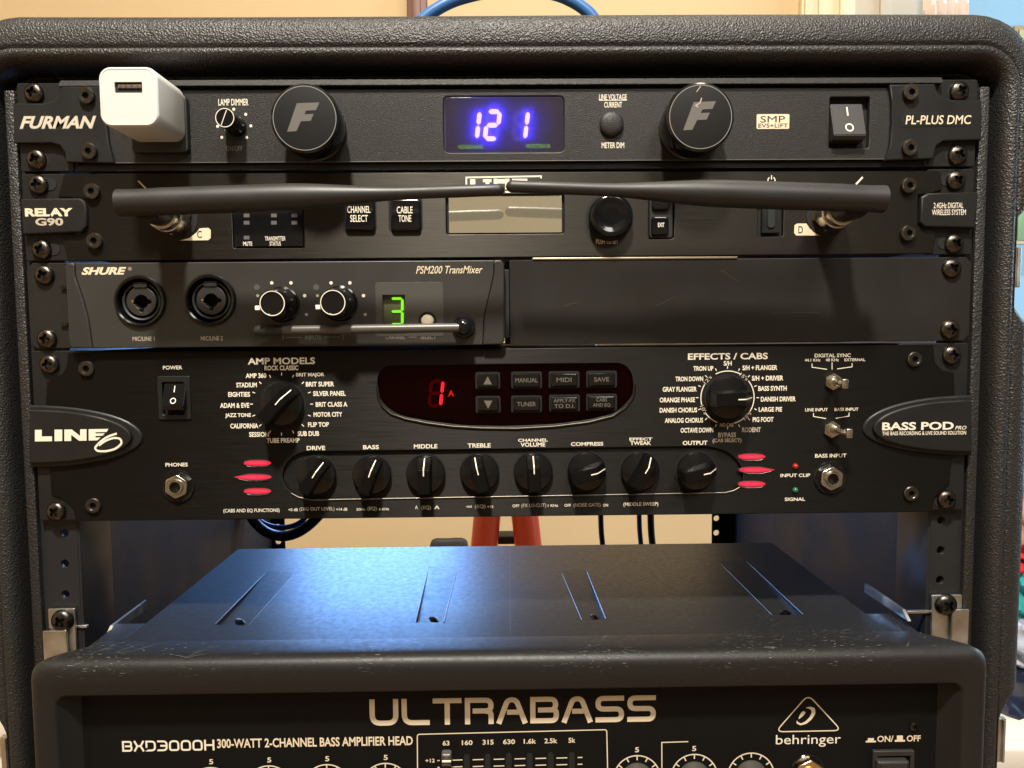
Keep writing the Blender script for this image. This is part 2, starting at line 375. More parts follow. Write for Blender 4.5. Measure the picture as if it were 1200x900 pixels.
def stroke_word(parent, word, x0, y0, x1, y1, Y, material, wt=0.17, gap=0.16, rad=0.3, name='printed_logo'):
    cx, cy = (x0+x1)/2, (y0+y1)/2; x, z = P(cx, cy, Y); s = SC(cx, cy, Y); Wm, H = (x1-x0)*s, (y1-y0)*s
    tot = sum(GL[c][1] for c in word); w = wt*H; n = len(word)
    unit = (Wm-gap*H*(n-1))/tot; X = x-Wm/2
    for c in word:
        mb = MB(); st, ad = GL[c]; lw = unit*ad
        for i, ln in enumerate(st):
            pts = [(X+w/2+p[0]*(lw-w), z-H/2+w/2+p[1]*(H-w)) for p in ln]
            if ln[0][1] in (0, 1) and c in 'ULTRAH':
                pass
            def ext(a, b):   # run stroke ends out to the letter's edge
                d = np.array(a)-np.array(b); d = d/np.linalg.norm(d)*w/2; return (a[0]+d[0], a[1]+d[1])
            if c not in 'D0':
                e0 = ext(pts[0], pts[1]); e1 = ext(pts[-1], pts[-2])
                if ln[0][1] in (0, 1) and not (c in 'BD' and i): pts = [e0]+pts[1:]
                if ln[-1][1] in (0, 1): pts = pts[:-1]+[e1]
            ribbon(mb, rpath(pts, [.001 if (c in 'BDR' and p[0] == 0) else rad*H for p in ln]), w, Y-0.05-0.005*i)
        mb.build('printed_letter', material, parent, 0)
        X += lw+gap*H

# ------------------------------------------------------------------ shared screws
def boolean(me, cutter):
    a = bpy.data.objects.new('a', me); b = bpy.data.objects.new('b', cutter); C.objects.link(a); C.objects.link(b)
    md = a.modifiers.new('b', 'BOOLEAN'); md.operation = 'DIFFERENCE'; md.object = b; md.solver = 'EXACT'
    dg = bpy.context.evaluated_depsgraph_get(); dg.update(); r = bpy.data.meshes.new_from_object(a.evaluated_get(dg))
    bpy.data.objects.remove(a); bpy.data.objects.remove(b); return r
def mk(mb):
    me = newmesh(mb.v, mb.f); bm = bmesh.new(); bm.from_mesh(me); bmesh.ops.recalc_face_normals(bm, faces=bm.faces[:]); bm.to_mesh(me); bm.free(); return me
def master(me, material, name, smooth=35):
    me.materials.clear(); me.materials.append(material); me.materials.append(M_void); me.name = name
    R_ = max(v.co.x for v in me.vertices); H_ = -min(v.co.y for v in me.vertices)
    for p in me.polygons:
        c = p.center; p.material_index = 1 if (math.hypot(c.x, c.z) < R_*.56 and -H_*.72 < c.y < -H_*.15) else 0  # recess faces painted black for the shade inside the head
    me.transform(Matrix.Scale(MM, 4))
    for p in me.polygons: p.use_smooth = True
    me.set_sharp_from_angle(angle=math.radians(smooth)); return me
def pan_screw(r=5.0, h=3.0):
    hd = MB().lathe(0, 0, [(r*.96, 0), (r, -.5), (r*.97, -1.1), (r*.86, -h*.66), (r*.66, -h*.88), (r*.4, -h*.98), (r*.15, -h)], 36)
    k = MB(); a = r*.52; b = r*.13
    k.poly([(-a, -b), (-b*1.5, -b*1.5), (-b, -a), (b, -a), (b*1.5, -b*1.5), (a, -b), (a, b), (b*1.5, b*1.5), (b, a), (-b, a), (-b*1.5, b*1.5), (-a, b)], -h-1, -h*.35)
    me = boolean(mk(hd), mk(k)); return me
ME_PAN = master(pan_screw(), M_screw, 'pan_head'); ME_PANK = master(pan_screw(5.9, 3.4), M_screwd, 'pan_head_black'); ME_TINY = master(pan_screw(2.9, 1.8), M_screwd, 'small_head')
def hex_screw(r=3.9, h=2.6):
    hd = MB().lathe(0, 0, [(r, 0), (r, -h*.82), (r*.9, -h), (r*.62, -h), (r*.56, -h*.9)], 36)
    k = MB(); k.poly([(r*.46*math.cos(PI/3*i), r*.46*math.sin(PI/3*i)) for i in range(6)], -h-1, -h*.2)
    return boolean(mk(hd), mk(k))
ME_HEX = master(hex_screw(), mat('socket_steel', (.14, .13, .12), .3, metal=1.0), 'socket_head')
WASH = {}
def inst(name, me, parent, x, y, z, rot=0.0, scale=1.0):
    o = bpy.data.objects.new(name, me); C.objects.link(o); o.parent = parent
    o.location = (np.array([x, y, z])-ORG[parent.name])*MM; o.rotation_euler = (0, rot, 0); o.scale = (scale,)*3; return o
def screws(parent, pts, me=None, Y=0.0, name='rack_screw', front=2.0, tilt=0.10):
    for px, py in pts:
        x, z = P(px, py, Y-front); o = inst(name, me or ME_PAN, parent, x, Y, z, random.uniform(0, PI))
        o.rotation_euler = (random.uniform(-tilt, tilt)*.4, random.uniform(0, PI), random.uniform(-tilt, tilt)*.4)
def slot(parent, px, py, Y=0.0, w=15, h=15):
    plate('screw_slot', [prr(px-w/2, py-h/2, px+w/2, py+h/2, 7, Y)], Y-0.12, 0.3, M_void, parent, 0.02)

# ================================================================== ROOM (setting)
def setmesh(name, mb, material, **k): return mb.build(name, material, None, 0, **k)
M_wall = mat('painted_wall_beige', (0.64, 0.48, 0.27), 0.75, bump=(60, 0.15, 1.0), var=(3, 0.05))
M_bwall = mat('painted_wall_blue', (0.29, 0.47, 0.60), 0.7, var=(4, 0.08))
M_floor = mat('wood_floor', (0.22, 0.13, 0.07), 0.45, var=((2, 30, 2), 0.3))
M_ceil = mat('ceiling_paint', (0.70, 0.68, 0.62), 0.9)
M_trim = mat('cream_trim', (0.72, 0.62, 0.42), 0.45)
M_brown = mat('brown_wood', (0.16, 0.055, 0.03), 0.45, var=((40, 40, 4), 0.3))
setmesh('back_wall', MB().box(-1600, 790, 1400, 1500, -900, 1750), M_wall, kind='structure')
setmesh('side_wall', MB().box(790, 3000, 2100, 2200, -900, 1750), M_bwall, kind='structure')
setmesh('left_wall', MB().box(-1700, -1600, -2400, 1500, -900, 1750), M_wall, kind='structure')
setmesh('right_wall', MB().box(3000, 3100, -2400, 2200, -900, 1750), M_bwall, kind='structure')
setmesh('floor', MB().box(-1700, 3100, -2400, 2300, -960, -900), M_floor, kind='structure')
setmesh('ceiling', MB().box(-1700, 3100, -2400, 2300, 1750, 1800), M_ceil, kind='structure')
setmesh('front_wall', MB().box(-1700, 3100, -2400, -2300, -900, 1750), mat('front_wall_dimmed', (0.40, 0.33, 0.23), 0.8), kind='structure')  # unseen wall, toned darker so the rack reflects less of it
# upright trims seen over the case
def wallstrip(name, x0p, x1p, Y, th, material, label, cat, grooves=()):
    x0, _ = P(x0p, 10, Y); x1, _ = P(x1p, 10, Y); t = empty(name, ((x0+x1)/2, Y, 200 if name == 'corner_post' else -900), label, cat)
    ZLOW = 200 if name == 'corner_post' else -900
    MB().box(x0, x1, Y-th, Y, ZLOW, 1740, 1.5).build('board', material, t)
    for g0, g1 in grooves:
        a, _ = P(g0, 10, Y-th); b, _ = P(g1, 10, Y-th); MB().box(a, b, Y-th-9, Y-th-.3, ZLOW, 1740, 1.2).build('moulding', material, t)
    return t
wallstrip('corner_post', 478, 501, 1398, 22, M_brown, 'narrow reddish brown upright board on the beige wall', 'post', ((483, 493),))
wallstrip('door_casing', 936, 998, 1398, 18, M_trim, 'cream moulded door casing on the beige wall above the case', 'door trim', ((942, 950), (958, 966), (983, 992)))
M_greycream = mat('pale_door_paint', (0.50, 0.45, 0.36), 0.5)
wallstrip('panel_door', 998, 1086, 1398, 12, M_greycream, 'pale grey cream door slab beside the moulded casing', 'door', ((1030, 1042),))
# framed picture on the blue wall
x0, z1 = P(1189, 30, 2080); x1, z0 = P(1235, 88, 2080)
t = empty('framed_picture', ((x0+x1)/2, 2095, z0), 'framed yellow green picture hung high on the blue wall', 'picture')
MB().box(x0, x1, 2080, 2098, z0, z1, 2).build('picture_frame', mat('picture_wood', (0.42, 0.30, 0.16), .5), t)
MB().box(x0+14, x1-14, 2076, 2081, z0+14, z1-14).build('picture_sheet', mat('picture_print', (0.42, 0.42, 0.20), .6, var=(12, .6)), t)
x0, z1 = P(1190, 190, 1900); x1, z0 = P(1240, 286, 1900)
t = empty('hanging_picture', ((x0+x1)/2, 1915, z0), 'wood framed green picture level with the upper silver latch', 'picture')
MB().box(x0, x1, 1900, 1918, z0, z1, 2).build('picture_frame', mat('picture_wood_pale', (0.50, 0.40, 0.22), .5), t)
MB().box(x0+12, x1-12, 1896, 1901, z0+12, z1-12).build('picture_sheet', mat('picture_print_green', (0.16, 0.26, 0.10), .6, var=(15, .6)), t)
# lace-like white edge above the corner
mb = MB(); x0, z0 = P(1084, 20, 1200); x1, z1 = P(1137, -30, 1200)
nv = 28; v = []
for i in range(nv+1):
    u = i/nv; x = x0+(x1-x0)*u
    for w_, zz in ((0, z0-60), (1, z0+18+5*math.sin(u*23)), (2, z1+80)):
        v.append((x, 1200+12*math.sin(u*26+w_), zz))
f = [(i*3+k, (i+1)*3+k, (i+1)*3+k+1, i*3+k+1) for i in range(nv) for k in range(2)]
mb.add(v, f); o = mb.build('curtain', mat('white_cloth', (0.72, 0.62, 0.56), .8, bump=(90, .5, 1.5)), None, 60, label='white scalloped curtain edge against the blue wall', cat='curtain')
md = o.modifiers.new('thick', 'SOLIDIFY'); md.thickness = 0.003
# pile of clothes and boxes right of the case
def blob(name, px0, py0, px1, py1, Y, material, label, cat, seed, depth=160, amp=0.16):
    x0, z1 = P(px0, py0, Y); x1, z0 = P(px1, py1, Y); bm = bmesh.new(); bmesh.ops.create_cube(bm, size=2)
    bmesh.ops.subdivide_edges(bm, edges=bm.edges[:], cuts=14, use_grid_fill=True)
    rnd = random.Random(seed); ph = [rnd.uniform(0, 6) for _ in range(9)]
    cx, cz, hx, hz = (x0+x1)/2, (z0+z1)/2, abs(x1-x0)/2, abs(z1-z0)/2
    for v in bm.verts:
        a = v.co.copy(); l = (abs(a.x)**5+abs(a.y)**5+abs(a.z)**5)**(1/5); a = a/l
        k = 1+amp*(math.sin(a.x*5+ph[0]+a.z*3)*.5+math.sin(a.z*9+ph[1]+a.x*4)*.35+math.sin((a.x+a.z)*14+ph[2]+a.y*5)*.2)
        v.co = (cx+a.x*hx*k, Y+depth/2+a.y*depth/2*k, cz+a.z*hz*k)
    me = bpy.data.meshes.new(name); bm.to_mesh(me); bm.free()
    return finish(name, me, material, None, 60, label=label, cat=cat)
def cloth(n, c, v=.25, s=30): return mat(n, c, .85, bump=(s, .6, 4.0), var=(s*.6, v))
blob('skin_cloth', 1186, 545, 1260, 645, 420, cloth('pink_cloth', (.52, .28, .20), .6), 'crumpled peach and pink cloth on top of the clothes pile', 'cloth', 1)
blob('denim_jacket', 1186, 425, 1270, 556, 520, cloth('denim', (.035, .06, .14), .4), 'dark blue jacket hanging right of the case above the pink cloth', 'jacket', 2)
blob('red_shirt', 1188, 636, 1262, 676, 415, cloth('red_cloth', (.55, .015, .02)), 'bright red shirt folded between pink cloth and teal towel', 'shirt', 3)
blob('teal_towel', 1188, 668, 1264, 736, 410, cloth('teal_cloth', (.015, .30, .30), .12), 'teal folded towel under the red shirt', 'towel', 4)
blob('patterned_blouse', 1180, 724, 1262, 790, 400, cloth('pattern_cloth', (.42, .46, .60), .8, 60), 'pale blue and white patterned blouse under the teal towel', 'blouse', 5)
blob('navy_bag', 1168, 772, 1270, 885, 395, mat('navy_sheen', (.010, .014, .035), .3, bump=(14, .9, 14)), 'shiny navy bag slumped on the white table', 'bag', 6)
def table(name, px, py, Y, w, label):
    x, z = P(px, py, Y); t = empty(name, (x, Y+250, -900), label, 'table'); mt = mat('table_white', (.72, .68, .60), .35)
    MB().box(x-w/2, x+w/2, Y, Y+500, z-25, z, 4).build('table_top', mt, t)
    for a in (-1, 1):
        for b in (0, 1): MB().box(x+a*(w/2-40)-18, x+a*(w/2-40)+18, Y+20+b*430, Y+50+b*430, -900, z-25.5, 3).build('leg', mt, t)
table('side_table', 1355, 874, 330, 330, 'white table under the clothes right of the case')
table('low_table', -160, 842, 330, 330, 'pale white table left of the case')
# pale wooden slanted rail right of the case
x, z = P(1215, 395, 700); t = MB(); t.tube([P(1170, 440, 700)[:1]+(700,)+P(1170, 440, 700)[1:], P(1250, 372, 700)[:1]+(700,)+P(1250, 372, 700)[1:]], 11, 10)
t.build('wooden_rail', mat('pale_wood', (.55, .42, .30), .5, var=((30, 30, 6), .2)), None, 40, label='slanted pale wooden rail below the upper silver latch', cat='rail')

# ================================================================== RACK CASE
case = empty('rack_case', (0, 200, -430), 'black textured plastic rack case with ridged rounded front rim', 'rack case')
def notch(side, z):
    def zz(py): return P(1180, py, 0)[1]
    def ramp(z, top0, top1, bot1, bot0):
        a, b, c, d = zz(top0), zz(top1), zz(bot1), zz(bot0)
        if z > a or z < d: return 0.0
        if z > b: return (a-z)/(a-b)
        if z < c: return (z-d)/(c-d)
        return 1.0
    n = max(ramp(z, 236, 258, 360, 382), ramp(z, 806, 838, 930, 960))
    return 1-0.93*n
def case_path():
    pts = []; X, ZT, ZB, r = 248.5, 3.5, -420.0, 9.0
    def line(p, q, n, nrm, side):
        for i in range(n): u = i/n; pts.append((p[0]+(q[0]-p[0])*u, p[1]+(q[1]-p[1])*u, nrm[0], nrm[1], side))
    def cor(cx, cz, a0):
        for i in range(11):
            a = math.radians(a0-90*i/10); pts.append((cx+r*math.cos(a), cz+r*math.sin(a), math.cos(a), math.sin(a), 0))
    cor(-X+r, ZT-r, 180); line((-X+r+2, ZT), (X-r-2, ZT), 40, (0, 1), 0); cor(X-r, ZT-r, 90)
    line((X, ZT-r-.5), (X, ZB+r+.5), 170, (1, 0), 1); cor(X-r, ZB+r, 0); line((X-r-2, ZB), (-X+r+2, ZB), 20, (0, -1), 0)
    cor(-X+r, ZB+r, -90); line((-X, ZB+r+.5), (-X, ZT-r-.5), 170, (-1, 0), 1)
    return pts
PROF = [(0.0, 26), (0.3, 17), (1.5, 14.5), (3.2, 13.5), (3.8, 4), (4.2, 0.3), (4.9, -2.2), (6.2, -4.3), (8, -5.6), (9.6, -6), (10.8, -5.5), (11.4, -4.6), (11.7, -3.9), (12.2, -3.9), (12.8, -4.6), (14, -4.9), (19, -4.4), (22.5, -3.4), (25.2, -1.4), (26.8, 2), (27.5, 7), (27.5, 60), (27.5, 180), (27.5, 300), (27.5, 436), (3, 440)]
def loft():
    pp = case_path(); v = []; f = []; n = len(pp); k = len(PROF)
    for (x, z, nx, nz, side) in pp:
        nf = (notch(side, z) if side else 1.0)*(1-.15*abs(nx)**1.5)
        wob = 0.35*math.sin(x*.013+z*.02)
        for o, y in PROF:
            oo = o if o <= 12.3 else 12.3+(o-12.3)*nf
            yy = y
            if nz > 0 and z > 0 and o > 12.3: oo += (o-12.3)*.14*nz*nz
            if z > 0 and nz > .5 and o > 9: oo += wob*(o-9)/18
            v.append((x+nx*oo, yy, z+nz*oo))
    for i in range(n):
        j = (i+1) % n
        for q in range(k-1): f.append((i*k+q, j*k+q, j*k+q+1, i*k+q+1))
    mb = MB(); mb.add(v, f); return mb
loft().build('shell', M_case, case, 50)
# inner side ledges seen right and left of the rack ears
for s in (-1, 1):
    a, b = (243.2, 248.3) if s > 0 else (-248.3, -243.2)
    MB().box(a, b, 0.6, 20, -415, -3.5, 0.8).build('inner_ledge', M_case, case)
# inside walls
for s in (-1, 1):
    a, b = (250, 254) if s > 0 else (-254, -250)
    MB().box(a, b, 26, 300, -418, -1, 0).build('inner_wall', M_inner, case)
MB().box(-254, 254, 26, 300, 0, 4).build('inner_top', M_inner, case)
MB().box(-254, 254, 26, 322, -423, -418).build('inner_bottom', M_inner, case)
# front rails, carried up behind the ears to block light leaking through gaps
zt = -1.0
for s, hx, hys, e0, e1 in ((-1, 73, (626, 662, 698, 735, 772), 55, 89), (1, 1105, (611, 646, 681, 716, 752), 1092, 1121)):
    xa, _ = P(e0, 650, 2); xb, _ = P(e1, 650, 2)
    holes = []
    for hy in hys:
        x, z = P(hx+(0.02*(hy-640) if s < 0 else -0.02*(hy-640)), hy, 2); holes.append([(x+2.1*math.cos(2*PI*i/20), z+2.1*math.sin(2*PI*i/20)) for i in range(20)])
    plate('front_rail', [rr(min(xa, -244.5) if s < 0 else xa, -415, xb if s < 0 else max(xb, 244.5), zt, .5)]+holes, 4.0, 2.2, M_rail, case, 0.25)
    xi = xb if s < 0 else xa
    MB().box(xi-1.1, xi+1.1, 4.3, 36, -415, -140, .2).build('rail_flange', M_rail, case)
    MB().box(-s*0+ (s*243)-1.2, (s*243)+1.2, 38, 60, -415, -140, .4).build('rail_support', M_rail, case)
    x, _ = P(117 if s < 0 else 1063, 670, 60)
    MB().box(x-0.8, x+0.8, 58, 62, -415, -140, .2).build('rail_edge', mat('pale_edge', (.30, .28, .25), .4, metal=1), case)  # thin pale metal strip beside the rail
# rear rails with holes
for s, e0, e1, hx in ((-1, 308, 334, 326), (1, 834, 857, 839)):
    xa, _ = P(e0, 620, 424); xb, _ = P(e1, 620, 424); xh, _ = P(hx, 617, 424)
    z0 = P(hx, 617 if s < 0 else 607, 424)[1]
    holes = [[(xh+3.2*math.cos(2*PI*i/16), z0+16*k+3.2*math.sin(2*PI*i/16)) for i in range(16)] for k in range(-3, 18)]
    plate('rear_rail', [rr(xa, -418, xb, -5, .5)]+holes, 422, 2.5, M_rail, case, 0.2)
    xo = s*253.5
    MB().box(min(xo, xa if s < 0 else xb), max(xo, xa if s < 0 else xb), 424.6, 430, -418, -3).build('rear_frame', M_black, case)
    MB().box(s*252-2 if s < 0 else 250, s*252+2 if s < 0 else 254, 300.2, 424, -418, -3).build('rear_wall', M_black, case)
# latches
for px0, py0, px1, py1 in ((1180, 290, 1194, 337), (1166, 839, 1176, 892), (4, 860, 15, 915)):
    o1 = prr(px0, py0, px1, py1, 1.5, 8); xs = [p[0] for p in o1]; zs = [p[1] for p in o1]
    lt = MB().box(min(xs), max(xs), 6, 9, min(zs), max(zs), .6).build('latch', M_zinc, case)
    w = max(xs)-min(xs); MB().tube([(min(xs)+w*.62, 5.4, min(zs)+.5), (min(xs)+w*.62, 5.4, max(zs)-.5)], w*.16, 10).build('latch_roll', M_zinc, lt)

# ================================================================== UNIT 1: power conditioner
def chassis(parent, z0, z1, x=215, d=230, y0=3.2): MB().box(-x, x, y0, d, z0, z1, 1).build('chassis', M_black, parent)
u1 = empty('power_conditioner', (0, 0, -43.8), 'slim black power conditioner with blue digital meter and two round pull out lamps', 'power conditioner')
chassis(u1, -42, -2)
zt, zb = -0.3, -43.6
# ears
for x0, x1 in ((-241.3, -215), (215, 241.3)): plate('rack_ear', [rr(x0, zb, x1, zt, 1.2)], 0, 3, M_ear, u1, .35)
xa, _ = P(126, 150, -1.5); xb, _ = P(1047, 150, -1.5)
zt1 = P(600, 104, -1)[1]; zb1 = P(600, 189, -1)[1]
win = prr(520, 114, 661, 178.5, 6, 0)
swh = prr(971, 115, 1018, 173.5, 2, 0)
plate('face_panel', [[(xa, zb1), (xb, zb1), (xb, zt1), (xa, zt1)], win, swh], -1.0, 3.5, M_powder, u1, .5)
zl0, zl1 = P(600, 99, -3)[1], P(600, 92.5, -1)[1]
lipb = MB(); lipb.add([(a, b, c) for a in (-219, 222) for b, c in ((-3.1, zl0), (-3.1, zl0+.3), (-1.0, zl1), (2.8, zl1), (2.8, zl0))], [(0, 1, 2, 3, 4), (9, 8, 7, 6, 5)]+[(q, 5+q, 5+(q+1) % 5, (q+1) % 5) for q in range(5)])
lipb.build('top_lip', M_powder, u1, 20)
MB().box(xa+1, xb-1, -1.35, -.9, zb1-.1, zb1+.35, .12).build('lower_edge', mat('lit_bevel_grey', (.09, .085, .08), .4), u1)  # paler strip stands in for the lit bevel along the bottom
mbx = MB(); zl = P(600, 195, 0)[1]; mbx.box(-216, 218, 0.6, 3, zb, zb1-.3, .2).build('lower_lip', M_ear, u1)
# end caps
capL = [(15, 121), (52, 121), (63, 118), (70, 110), (73, 101), (121, 101), (123.5, 120), (125, 145), (128, 170), (134, 191), (77, 190), (76, 178), (70, 170), (60, 167.5), (16, 167.5)]
capR = [(1042, 99), (1095, 98), (1098, 107), (1105, 114), (1113, 117), (1151, 117), (1150, 164), (1106, 165), (1097, 171), (1094, 186), (1037, 188), (1043, 170), (1045, 145), (1045, 120)]
for cp in (capL, capR): plate('end_cap', [ppoly(cp, -3)], -3.2, 3.1, M_endcap, u1, .7)
T(u1, 'FURMAN', 23, 136, 113, 151, -3.2, M_silverprint, .08, .35)
o = T(u1, 'FURMAN', 23.6, 136.6, 112.2, 150.4, -3.26, mat('print_pale_gold', (.50, .45, .36), .4), .05, .35)
plate('name_recess', [ppoly([(1060, 133), (1141, 131.5), (1138, 147.5), (1055, 149)], -3.2)], -3.35, .3, M_ear, u1, .05)
T(u1, 'PL-PLUS DMC', 1061, 135.2, 1138.5, 145.5, -3.4, M_cream, .02, .12)
for p in ((101, 112), (104, 177), (1068, 108), (1067, 173)):
    plate('screw_well', [circ(*p, 10, -3.2)], -3.3, .25, M_black, u1, .05)
screws(u1, [(101, 112), (104, 177), (1068, 108), (1067, 173)], ME_HEX, -3.2, 'socket_screw', 1.5)
screws(u1, [(38, 108), (41, 186), (1126, 106), (1124, 181)])
for p in ((46, 110), (50, 188), (1117, 107), (1115, 183)): slot(u1, *p)
# lamp dimmer
YF = -1.0
T(u1, 'LAMP DIMMER', 256, 116, 291, 123.5, YF, M_white, .02)
T(u1, 'ON/OFF', 265, 171, 284, 177, YF, M_dim, .02)
dots(u1, [(274, 128), (288, 134), (294, 147.5), (289, 161), (260, 161), (255, 148)], 1.7, YF, M_white)
x, z = P(276.5, 148, YF); kb = MB().lathe(x, z, [(5.3, YF), (5.1, -10), (4.6, -15), (4.5, -16.5)], 32).build('dimmer_knob', M_gloss, u1)
xk, zk = P(267, 140, -16.6); mb = MB(); ribbon(mb, arc(x, z, 4.35, 0, 360, 30), .35, -16.7); ribbon(mb, [(x-1.8, z-3.4), (x+1.0, z+3.6)], .35, -16.72)
mb.build('knob_mark', M_white, kb, 0)
# round pull out lamps
def f_lamp(px, py):
    x, z = P(px, py, -24); l = MB().lathe(x, z, [(15.3, -1.2), (15.3, -3), (14.2, -4), (14.2, -8), (16.1, -9), (16.4, -12), (16.5, -21), (16.1, -23.2), (15.3, -24)], 64).build('lamp_knob', M_gloss, u1, 25)
    MB().lathe(x, z, [(14.6, -23.9), (14.6, -24.15), (14.3, -24.2)], 64).build('lamp_cap', mat('satin_cap', (.006, .006, .006), .5, spec=.25), l)
    mb = MB(); ribbon(mb, arc(x, z, 14.75, 0, 360, 60), .45, -24.12); mb.build('silver_ring', mat('ring_grey', (.20, .19, .18), .4), l, 0)
    s = 14.0/37
    def t(a, b): return (x+(a-px)*s, z-(b-py)*s)
    ox, oy = px-357, py-138
    mb = MB(); pts = [(347, 120), (375.5, 119), (371, 129), (358, 129.5), (356, 133), (368, 132.5), (364.5, 141.5), (352, 142), (346.5, 154), (334.5, 154.5), (341, 138), (339, 137.5)]
    pts = [(348, 120), (376, 119), (371.5, 128.5), (359, 129), (357, 133.5), (368.5, 133), (364.5, 141.5), (352.5, 142), (346.5, 154), (335, 154.5)]
    mb.poly([t(a+ox, b+oy) for a, b in pts], -24.3, -24.1); mb.build('letter_f', mat('logo_bronze_grey', (.115, .108, .098), .4), l, 0)
    return l
fl = f_lamp(357, 138.5); fr_ = f_lamp(821, 137)
mb = MB(); ribbon(mb, [P(821, 101, -24), P(816, 108, -24)], .35, -24.4); ribbon(mb, [P(822, 115, -24), P(820, 121, -24), P(815, 124, -24), P(818, 126, -24)], .5, -24.42); mb.build('scratch', M_silverprint, fr_, 0)
# meter
MB().poly(prr(519, 113, 662, 180, 6, 1), 2.6, 2.9).build('meter_backing', M_bluebk, u1, 0)
def seg7(parent, cx, cy, w, h, segs, Y, on, off, lean=0.10, th=4.4, depth=.8, show_off=True):
    s = SC(cx, cy, Y)
    defs = {'a': ((0, 1), (1, 1)), 'b': ((1, 1), (1, .5)), 'c': ((1, .5), (1, 0)), 'd': ((0, 0), (1, 0)), 'e': ((0, 0), (0, .5)), 'f': ((0, .5), (0, 1)), 'g': ((0, .5), (1, .5))}
    x, z = P(cx, cy, Y); W_, H_ = w*s, h*s; t = th*s
    for k, (p, q) in defs.items():
        lit = k in segs
        if not lit and not show_off: continue
        def m_(u, v): return (x+(u-.5)*W_+(v-.5)*H_*lean, z+(v-.5)*H_)
        a = np.array(m_(*p)); b = np.array(m_(*q)); d = (b-a)/np.linalg.norm(b-a); nn = np.array([-d[1], d[0]])
        a = a+d*t*.12; b = b-d*t*.12
        pts = [a, a+d*t*.5+nn*t/2, b-d*t*.5+nn*t/2, b, b-d*t*.5-nn*t/2, a+d*t*.5-nn*t/2]
        MB().poly([tuple(v_) for v_ in pts], Y-(depth if lit else .05), Y).build('digit_segment', on if lit else off, parent, 0)
for cx, sg in ((555.5, 'bc'), (577, 'abged'), (612, 'bc')): seg7(u1, cx if sg != 'bc' else cx-2, 147, 14 if sg != 'bc' else 14, 31, sg, 2.55, M_blue, M_blueoff, .13, 5.0, .9, show_off=(cx != 555.5))
T(u1, 'VOLTAGE RANGE', 537, 170, 566, 174.5, -.62, M_greenp, 0)
T(u1, 'PROTECTION OK', 617, 169, 645, 173.5, -.62, M_greenp, 0)
plate('meter_window', [prr(521, 115, 660, 177.5, 5, 0)], -.6, .8, M_glass, u1, .2)
T(u1, 'LINE VOLTAGE', 702, 110.5, 734.5, 117, YF, M_white, .02)
T(u1, 'CURRENT', 708, 119.5, 729, 126, YF, M_white, .02)
strokes_px(u1, [[(702, 117.6), (734.5, 117.4)]], .7, YF, M_white)
x, z = P(717, 145, -2.5); MB().lathe(x, z, [(6.6, -1), (6.6, -1.3), (6.1, -1.3)], 40, False).build('button_ring', M_black, u1)
MB().lathe(x, z, [(6.0, -.9), (6.0, -2.4), (5.6, -3.0), (4, -3.5), (2, -3.7), (.3, -3.75)], 40).build('push_button', M_powder, u1, 60)
T(u1, 'METER DIM', 705, 167, 731.5, 173.5, YF, M_white, .02)
plate('white_badge', [prr(886.5, 134, 925, 151, 1.5, YF)], YF-.15, .15, M_cream, u1, .02)
T(u1, 'SMP', 891, 136, 920, 143.5, YF-.15, M_black, 0); T(u1, 'EVS+LIFT', 888.5, 144.8, 923.5, 149.5, YF-.15, M_black, .02)
# rocker switch
MB().poly(prr(969, 113, 1020, 176, 2, 2.6), 2.7, 3.0).build('switch_well', M_void, u1, 0)
def rocker(parent, px0, py0, px1, py1, Ytop, Ybot, Yw, material, mark=True, skew=0):
    (xa, za), (xb, zb_) = P(px0, py0, Ytop), P(px1, py1, Ybot)
    v = [(xa, Ytop, za), (xb, Ytop, za), (xb, Ybot, zb_), (xa, Ybot, zb_), (xa, Yw, za), (xb, Yw, za), (xb, Yw, zb_-3), (xa, Yw, zb_-3), (xa, Ybot+1.5, zb_-2.0), (xb, Ybot+1.5, zb_-2.0)]
    f = [(0, 3, 2, 1), (0, 1, 5, 4), (3, 8, 9, 2), (8, 7, 6, 9), (0, 4, 7, 8, 3), (1, 2, 9, 6, 5), (4, 5, 6, 7)]
    bm = bmesh.new(); vs = [bm.verts.new(q) for q in v]
    for q in f: bm.faces.new([vs[i] for i in q])
    bmesh.ops.recalc_face_normals(bm, faces=bm.faces[:]); bmesh.ops.bevel(bm, geom=bm.edges[:], offset=.35, segments=2, affect='EDGES')
    me = bpy.data.meshes.new('rocker'); bm.to_mesh(me); bm.free(); o = finish('rocker', me, material, parent, 35)
    if mark:
        cx = (xa+xb)/2; H = za-zb_; mb = MB()
        def yy(zv): return Ytop+(Ybot-Ytop)*(za-zv)/H-.12
        def quad(a, b, c, d): mb.add([(p[0], yy(p[1]), p[1]) for p in (a, b, c, d)], [(0, 1, 2, 3)])
        w = (xb-xa)*.022; quad((cx-w, za-H*.10), (cx+w, za-H*.10), (cx+w, za-H*.38), (cx-w, za-H*.38))
        r = (xb-xa)*.135; zc = za-H*.76; ri = r-w*1.9
        for i in range(24):
            a, b = 2*PI*i/24, 2*PI*(i+1)/24
            quad((cx+r*math.cos(a), zc+r*math.sin(a)), (cx+r*math.cos(b), zc+r*math.sin(b)), (cx+ri*math.cos(b), zc+ri*math.sin(b)), (cx+ri*math.cos(a), zc+ri*math.sin(a)))
        mb.build('switch_mark', M_white, o, 0)
    return o
rocker(u1, 973, 122, 1015.5, 158, -1.0, -6.5, 2, mat('rocker_black', (.018, .017, .016), .4, bump=(1500, .15, .1)))
# wall charger outlet on the front
plate('outlet', [prr(153, 112, 219, 178, 5, -5)], -5, 4, M_rubber, u1, .8)

